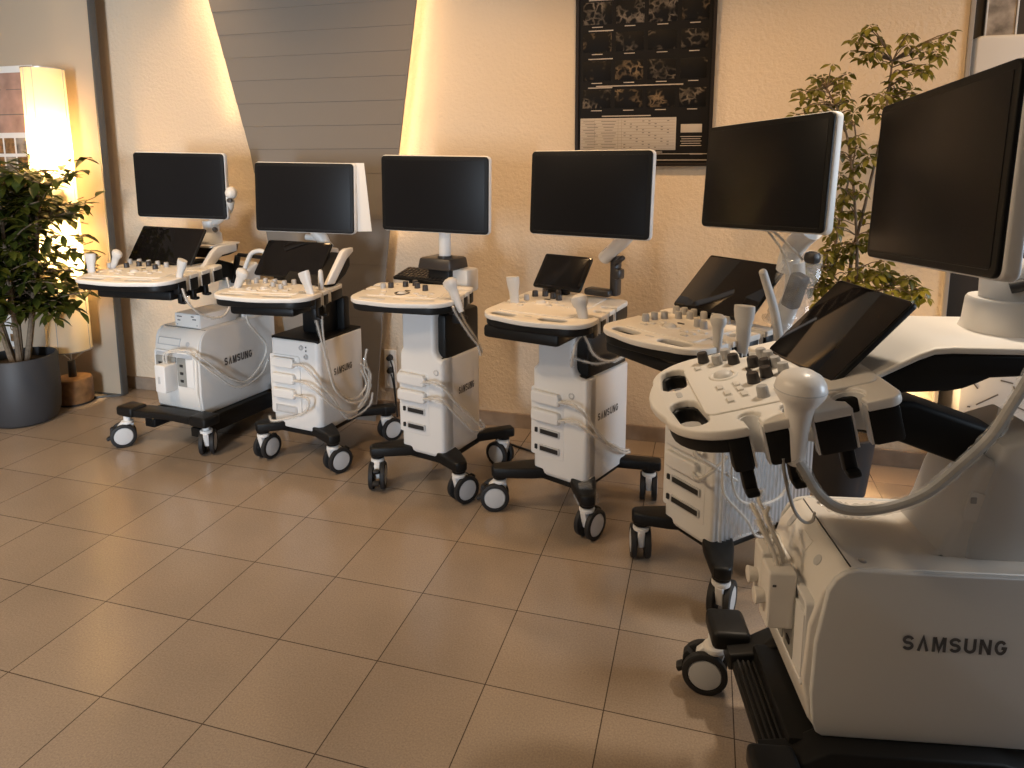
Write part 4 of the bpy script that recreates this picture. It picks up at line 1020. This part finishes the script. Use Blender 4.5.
rnd = random.Random(11)
FX, FY = -3.70, 2.82
fc = thing('potted_plant', 'bushy green potted plant in a charcoal pot at far left', 'potted plant', (FX, FY, 0))
MB().lathe([(0, .0), (.135, .0), (.155, .012), (.172, .06), (.180, .16), (.180, .375), (.176, .382), (.166, .382), (.164, .37), (.162, .33), (0, .33)], seg=44).build('pot', 'pot', fc)
MB().lathe([(0, .352), (.08, .348), (.163, .335), (.163, .32), (0, .32)], seg=30).build('soil', 'soil', fc)
tk = MB(); fol = MB()
tips = []
for k in range(6):
    a = k * 1.05 + .3; b0 = Vector((.035 * math.cos(a), .035 * math.sin(a), .33))
    pts = [b0, b0 + Vector((.05 * math.cos(a), .05 * math.sin(a), .25)), b0 + Vector((.10 * math.cos(a), .10 * math.sin(a), .55)), b0 + Vector((.16 * math.cos(a), .16 * math.sin(a), .95 + .06 * (k % 3)))]
    tk.tube(pts, .012, 8, 4, radii=(.017, .007))
    for j in range(36):
        t = rnd.uniform(.3, 1); base = pts[1].lerp(pts[3], (t - .3) / .7)
        an = rnd.uniform(0, 2 * PI); ln = rnd.uniform(.14, .40) * (1.12 - .42 * abs(t - .55))
        tip = base + Vector((math.cos(an) * ln, math.sin(an) * ln, rnd.uniform(-.06, .22)))
        if base.z < .62 and rnd.random() < .6: continue
        tk.tube([base, base.lerp(tip, .5) + Vector((0, 0, .03)), tip], .003, 5, 3)
        tips.append((base, tip))
for base, tip in tips:
    n_ = 13
    for q in range(n_):
        t = .25 + .75 * q / (n_ - 1); p = base.lerp(tip, t) + Vector((0, 0, .03 * math.sin(PI * t)))
        dv = (tip - base).normalized(); an = rnd.uniform(0, 2 * PI)
        d = dv * .55 + Vector((math.cos(an), math.sin(an), rnd.uniform(-.75, .35))) * .8
        if p.y > .33 or (p.y > .25 and d.y > .3): continue
        leaf(fol.bm, p, d, Vector((0, 0, 1)), rnd.uniform(.075, .120), rnd.uniform(.036, .054), rnd.uniform(.1, .4))
tk.build('trunk', 'bark', fc); fol.build('foliage', 'leaf', fc)

# plant by the wall on the right
PX, PY = .60, 3.17
pl = thing('potted_plant', 'tall loose-branched green plant against the wall behind the two right machines', 'potted plant', (PX, PY, 0))
MB().lathe([(0, 0), (.11, 0), (.125, .01), (.15, .27), (.156, .28), (.148, .285), (.14, .26), (0, .255)], seg=36).build('pot', 'pot', pl)
MB().lathe([(0, .272), (.07, .268), (.142, .262), (.142, .25), (0, .25)], seg=24).build('soil', 'soil', pl)
def pw(u, v, dy=0): return Vector((.595 + (u - 868) * .00352 - PX, dy, 2.004 - (v - 25) * .00413))
stems = [([(0, 0, .26), pw(868, 280), pw(880, 200), pw(893, 120), pw(897, 60)], .009),
         ([(0.02, 0, .26), pw(875, 285, -.03), pw(868, 210, -.04), pw(852, 130, -.04), pw(828, 85, -.03)], .008),
         ([(-.03, .02, .26), pw(850, 300, .02), pw(855, 220, .04), pw(866, 150, .03), pw(862, 120, .0)], .007),
         ([(0, -.02, .26), pw(868, 310, -.03), pw(845, 270, -.05), pw(826, 258, -.06)], .006),
         ([(.03, 0, .26), pw(885, 310, -.02), pw(905, 285, -.03), pw(925, 275, -.04)], .006)]
tk = MB(); fol = MB()
for s_, r_ in stems: tk.tube(s_, r_, 7, 5, radii=(r_, r_ * .4))
cl = [(868, 32), (886, 40), (905, 48), (925, 48), (940, 52), (880, 58), (900, 66), (915, 72), (868, 62), (895, 85), (878, 92), (905, 92), (925, 88), (890, 110), (930, 66), (945, 45), (860, 45),
      (825, 70), (812, 78), (835, 82), (800, 88), (820, 98), (840, 100), (808, 105), (830, 112), (852, 95), (845, 78), (796, 110), (850, 118),
      (860, 140), (868, 160), (850, 175), (880, 150), (862, 190), (875, 182), (852, 205), (845, 150), (858, 128),
      (866, 215), (850, 228), (842, 245), (856, 248), (838, 215), (826, 262), (840, 270), (855, 265), (868, 258), (815, 270), (882, 268), (895, 272), (908, 278), (920, 282), (930, 278), (900, 262), (872, 285), (848, 285), (830, 285), (885, 288), (910, 292), (935, 290), (842, 300), (860, 300), (890, 300), (945, 285), (875, 245), (885, 235), (890, 215)]
allp = [Vector(p) for s_, r_ in stems for p in catmull(s_, 6)]
for u, v in cl:
    for rep in range(4 if v > 240 else 3):
        c_ = pw(u + rnd.uniform(-8, 8), v + rnd.uniform(-9, 9), rnd.uniform(-.13, .08))
        near = min(allp, key=lambda q: (q - c_).length + (.15 if q.z > c_.z else 0))
        tk.tube([near, near.lerp(c_, .55) + Vector((0, 0, .012)), c_], .0022, 5, 3)
        n_ = rnd.randint(5, 7); a0 = rnd.uniform(0, 6)
        ax = Vector((rnd.uniform(-.5, .5), rnd.uniform(-.9, -.1), 1)).normalized(); e1 = ax.orthogonal().normalized(); e2 = ax.cross(e1)
        for q in range(n_):
            a = a0 + 2 * PI * q / n_
            d = e1 * math.cos(a) + e2 * math.sin(a) - ax * rnd.uniform(.1, .45)
            leaf(fol.bm, c_ + d * .008, d, ax, rnd.uniform(.030, .048), rnd.uniform(.019, .027), .3)
tk.build('trunk', 'bark', pl); fol.build('foliage', 'leaf2', pl)

# ------------------------------------------------------------------ poster on the wall
pz0 = 1.437
ps = thing('wall_poster', 'tall black framed poster of medical scans hanging on the plaster wall', 'poster', (-.326, wally(-.326) - .012, pz0), ang)
ps.rotation_euler = (R(2.0), 0, ang)
HWp = .333; HH = 1.02
MB().front([(-HWp, 0), (HWp, 0), (HWp, HH), (-HWp, HH)], -.024, 0, .003, [[(-HWp + .016, .016), (HWp - .016, .016), (HWp - .016, HH - .016), (-HWp + .016, HH - .016)]]).build('frame', 'frame', ps)
MB().box((0, -.006, HH / 2), (HWp * 2 - .02, .008, HH - .02)).build('sheet', 'sheet', ps)
def prow(y0px): return 2.244 - y0px * .00492 - pz0   # height above the poster's lower edge of a line seen y0px below the frame top
xs4 = [(-.275, -.135), (-.115, .020), (.040, .175), (.195, .320)]
for i, (ya, yb_) in enumerate(((4, 25), (33, 51), (60, 79), (88, 106))):
    z1, z0 = prow(ya), prow(yb_)
    for j, (xa, xb) in enumerate(xs4):
        xa, xb = xa - .022, xb - .022
        MB().box(((xa + xb) / 2, -.0108, (z0 + z1) / 2), (xb - xa, .002, z1 - z0), .0004).build('scan_image', 'scan%d' % ((i * 3 + j * 2) % 5), ps)
        MB().box(((xa + xb) / 2, -.0104, z0 - .012), ((xb - xa) * .38, .001, .004)).build('caption', 'caption', ps)
    MB().box((-.21, -.0104, z1 + .010), (.12, .001, .005)).build('heading', 'caption', ps)
MB().box((-.02, -.0104, prow(84.5)), (.42, .001, .005)).build('heading', 'caption', ps)
MB().box((-.08, -.0104, prow(114)), (.24, .001, .005)).build('heading', 'caption', ps)
zt1, zt0 = prow(116), prow(148)
MB().box((-.072, -.0108, (zt0 + zt1) / 2), (.47, .002, zt1 - zt0), .0003).build('table_sheet', 'tablepaper', ps)
pr = MB()
for r_ in range(11):
    zz = zt1 - .010 - r_ * .0142
    pr.box((-.072, -.0122, zz), (.46, .0006, .0009))
    pr.box((-.265 + .01 * (r_ % 3), -.0122, zz - .006), (.055, .0006, .003)); pr.box((-.165, -.0122, zz - .006), (.075 - .012 * (r_ % 4), .0006, .003))
    for q in range(8):
        if (r_ * 5 + q * 3) % 4 < 2: pr.box((-.085 + .030 * q, -.0122, zz - .006), (.010, .0006, .004))
for xx in (-.235, -.118, -.10): pr.box((xx, -.0122, (zt0 + zt1) / 2), (.001, .0006, zt1 - zt0 - .01))
pr.build('table_print', 'ink', ps)
MB().box((.235, -.0108, prow(127)), (.100, .002, .040), .0003).build('note_sheet', 'tablepaper', ps)
pr = MB()
for r_ in range(5): pr.box((.235, -.0104, prow(135 + 2.2 * r_)), (.10 - .01 * (r_ % 2), .001, .003))
pr.box((.262, -.0104, prow(152)), (.06, .001, .006)); pr.box((.05, -.0104, prow(150)), (.10, .001, .004))
pr.build('small_print', 'caption', ps)
MB().box((0, -.0115, .030), (HWp * 2 - .04, .003, .004)).box((0, -.0115, .060), (HWp * 2 - .04, .003, .003)).build('lower_rule', 'caption', ps)

# ------------------------------------------------------------------ outlet, plugs, floor cable
ox = -1.725
oy = wally(ox)
ou = thing('wall_outlet', 'white triple power outlet on the wall left of the keyboard machine', 'power outlet', (ox, oy, .16), ang)
MB().front(rrect(.038, .115, .006), -.010, 0, .003).build('cover', 'paper', ou, (0, 0, .115))
for z_ in (.035, .110, .185): MB().lathe([(0, -.001), (.018, -.001), (.022, .003), (.024, .003)], (0, -.009, z_), (PI / 2, 0, 0), 20).build('socket', 'paper', ou)
for z_, lb_ in ((.345, 'upper black plug in the wall outlet left of the keyboard machine'), (.27, 'lower black plug in the wall outlet left of the keyboard machine')):
    pg = thing('power_plug', lb_, 'power plug', (ox + .004, oy - .011, z_), ang, 'plugs in the wall outlet')
    MB().cyl((0, .004, 0), (0, -.028, 0), .019, .015, bev=.003).build('body', 'rubber', pg)
    MB().tube([(0, -.02, 0), (.02, -.040, -.01), (.035, -.04, -.08), (.05, -.035, -(z_ - .004))], .0045, 8, 6).build('cord', 'rubber', pg)
tag(MB().tube([(-1.05, 3.30, .005), (-.90, 3.22, .005), (-.72, 3.16, .005), (-.55, 3.20, .005)], .0055, 8, 6).build('floor_cable', 'rubber'), 'black power cable on the floor between the keyboard machine and its right neighbour', 'cord')

# ------------------------------------------------------------------ bits beyond the wall end on the right
ph = thing('wall_photo', 'narrow framed photo on the dark wall in the upper right corner', 'photo', (1.325, 3.945, 1.98))
MB().front([(-.068, 0), (.068, 0), (.068, .5), (-.068, .5)], -.012, 0, .002, [[(-.060, .01), (.060, .01), (.060, .49), (-.060, .49)]]).build('frame', 'paper', ph)
MB().box((0, -.004, .25), (.124, .005, .485)).build('print', 'photo', ph)
dh = thing('display_housing', 'pale rounded plastic housing on the dark wall above the nearest monitor', 'display housing', (1.325, 3.81, 1.55))  # housing taken for a display back, set against the alcove wall
MB().front(rrect(.17, .24, .03), -.10, .14, .012).build('housing', 'cream', dh, (0, 0, .24))
MB().sph((.10, -.10, .29), .016, (.8, .4, 1.6)).build('finger_hole', 'slot', dh)
wc = thing('white_carton', 'white carton with faint dark marks standing behind the nearest machine', 'carton', (1.46, 3.63, 0))
MB().box((0, 0, .30), (.62, .34, .60), .006).build('box', 'paper', wc)
mk = MB()
for x_, z_, w_, a_ in ((-.26, .40, .03, .9), (-.21, .34, .10, -.6), (-.14, .43, .05, .2), (-.10, .38, .07, 1.2), (-.06, .44, .04, -1.0), (-.28, .30, .012, 0), (-.05, .30, .08, .4)):
    mk.box((x_ + .01, -.1712, z_ + .045), (w_, .001, .006), rot=(0, a_, 0))
mk.build('marking', 'ink', wc)

# ------------------------------------------------------------------ light
def lamp(name, kind, loc, energy, col, rot=None, to=None, **k):
    d = bpy.data.lights.new(name, kind); d.energy = energy; d.color = col
    for a, v in k.items(): setattr(d, a, v)
    o = bpy.data.objects.new(name, d); COL.objects.link(o); o.location = loc
    if to is not None: o.rotation_euler = (Vector(to) - Vector(loc)).to_track_quat('-Z', 'Y').to_euler()
    elif rot: o.rotation_euler = rot
    return o
WARM = (1, .66, .34); WARM2 = (1, .60, .275); COOL = (.74, .86, 1)
# ceiling wall-washers
for x, e in ((-2.9, 26), (-1.25, 52), (-.35, 49), (.65, 48)):
    lamp('overhead_spot', 'SPOT', (x, 2.45, 2.76), e, WARM2, to=(x, 3.40, .6), spot_size=R(110), spot_blend=.9, shadow_soft_size=.06)
# strips behind the slanted panel, shining onto the wall
for (xa, za, xb, zb_, e_) in ((-2.68, 1.7, -2.82, 2.7, 1.0), (-1.66, 1.1, -1.47, 2.7, 3.2)):
    o = lamp('strip_light', 'AREA', ((xa + xb) / 2, wally(-2.1) - .105, (za + zb_) / 2), e_, WARM, shape='RECTANGLE', size=.02, size_y=zb_ - za)
    yv = Vector((xb - xa, 0, zb_ - za)).normalized(); zv = Vector((0, -1, 0)); xv = yv.cross(zv)
    o.rotation_euler = Matrix((xv, yv, zv)).transposed().to_euler()
lamp('overhead_spot', 'SPOT', (-2.75, 3.25, 2.72), 18, WARM, to=(-2.70, 3.45, 2.0), spot_size=R(95), spot_blend=.9, shadow_soft_size=.05)
lamp('overhead_spot', 'SPOT', (.75, 2.35, 2.76), 150, (1, .84, .66), to=(.50, 1.78, .95), spot_size=R(48), spot_blend=.9, shadow_soft_size=.08)  # added warm-white fill that brightens the nearest machine from above
# bulbs of the floor lamp
for z, e in ((1.50, 48), (.95, 44)): lamp('lamp_bulb', 'POINT', (LX + .02, LY, z), e, (1, .70, .36), shadow_soft_size=.04)
# uplight behind the right plant
lamp('plant_uplight', 'SPOT', (.78, 3.36, .06), 75, WARM, to=(.80, 3.50, 1.0), spot_size=R(120), spot_blend=.9, shadow_soft_size=.04)
# cool daylight through the rear wall opening, placed to miss the nearest machine
lamp('window_daylight', 'AREA', (-1.0, -3.6, 1.05), 440, COOL, to=(-1.15, 2.4, .8), shape='RECTANGLE', size=1.0, size_y=1.8)
lamp('window_daylight', 'AREA', (4.7, 2.45, 1.6), 170, COOL, to=(.3, 2.3, 1.0), shape='RECTANGLE', size=1.6, size_y=1.3)
lamp('overhead_spot', 'SPOT', (1.9, 2.9, 2.76), 30, WARM2, to=(1.4, 3.9, 1.6), spot_size=R(80), spot_blend=.9, shadow_soft_size=.06)  # added warm fill that brightens the alcove
# general warm ceiling lamps of the room
for x, y, e in ((-2.8, 1.0, 54), (-2.0, .0, 26)):
    lamp('ceiling_room_light', 'AREA', (x, y, 2.78), e, (1, .72, .44), rot=(0, 0, 0), shape='DISK', size=.4)

w = bpy.data.worlds.new('World'); scene.world = w; w.use_nodes = True
bg = w.node_tree.nodes['Background']; bg.inputs[0].default_value = (.80, .88, 1, 1); bg.inputs[1].default_value = .10

# ------------------------------------------------------------------ camera
cd = bpy.data.cameras.new('camera'); cam = bpy.data.objects.new('camera', cd); COL.objects.link(cam)
cd.sensor_fit = 'HORIZONTAL'; cd.sensor_width = 36; cd.lens = 680.98 / 1024 * 36
cd.shift_y = -(384 - 266.3) / 1024
cam.location = (0, 0, 4.3334 * T); cam.rotation_euler = (R(90) - math.asin(.14777), 0, R(15.986)); cd.clip_start = .02
scene.camera = cam
vs = scene.view_settings; vs.view_transform = 'Standard'; vs.look = 'None'; vs.gamma = 1; vs.exposure = -.10; vs.use_curve_mapping = False
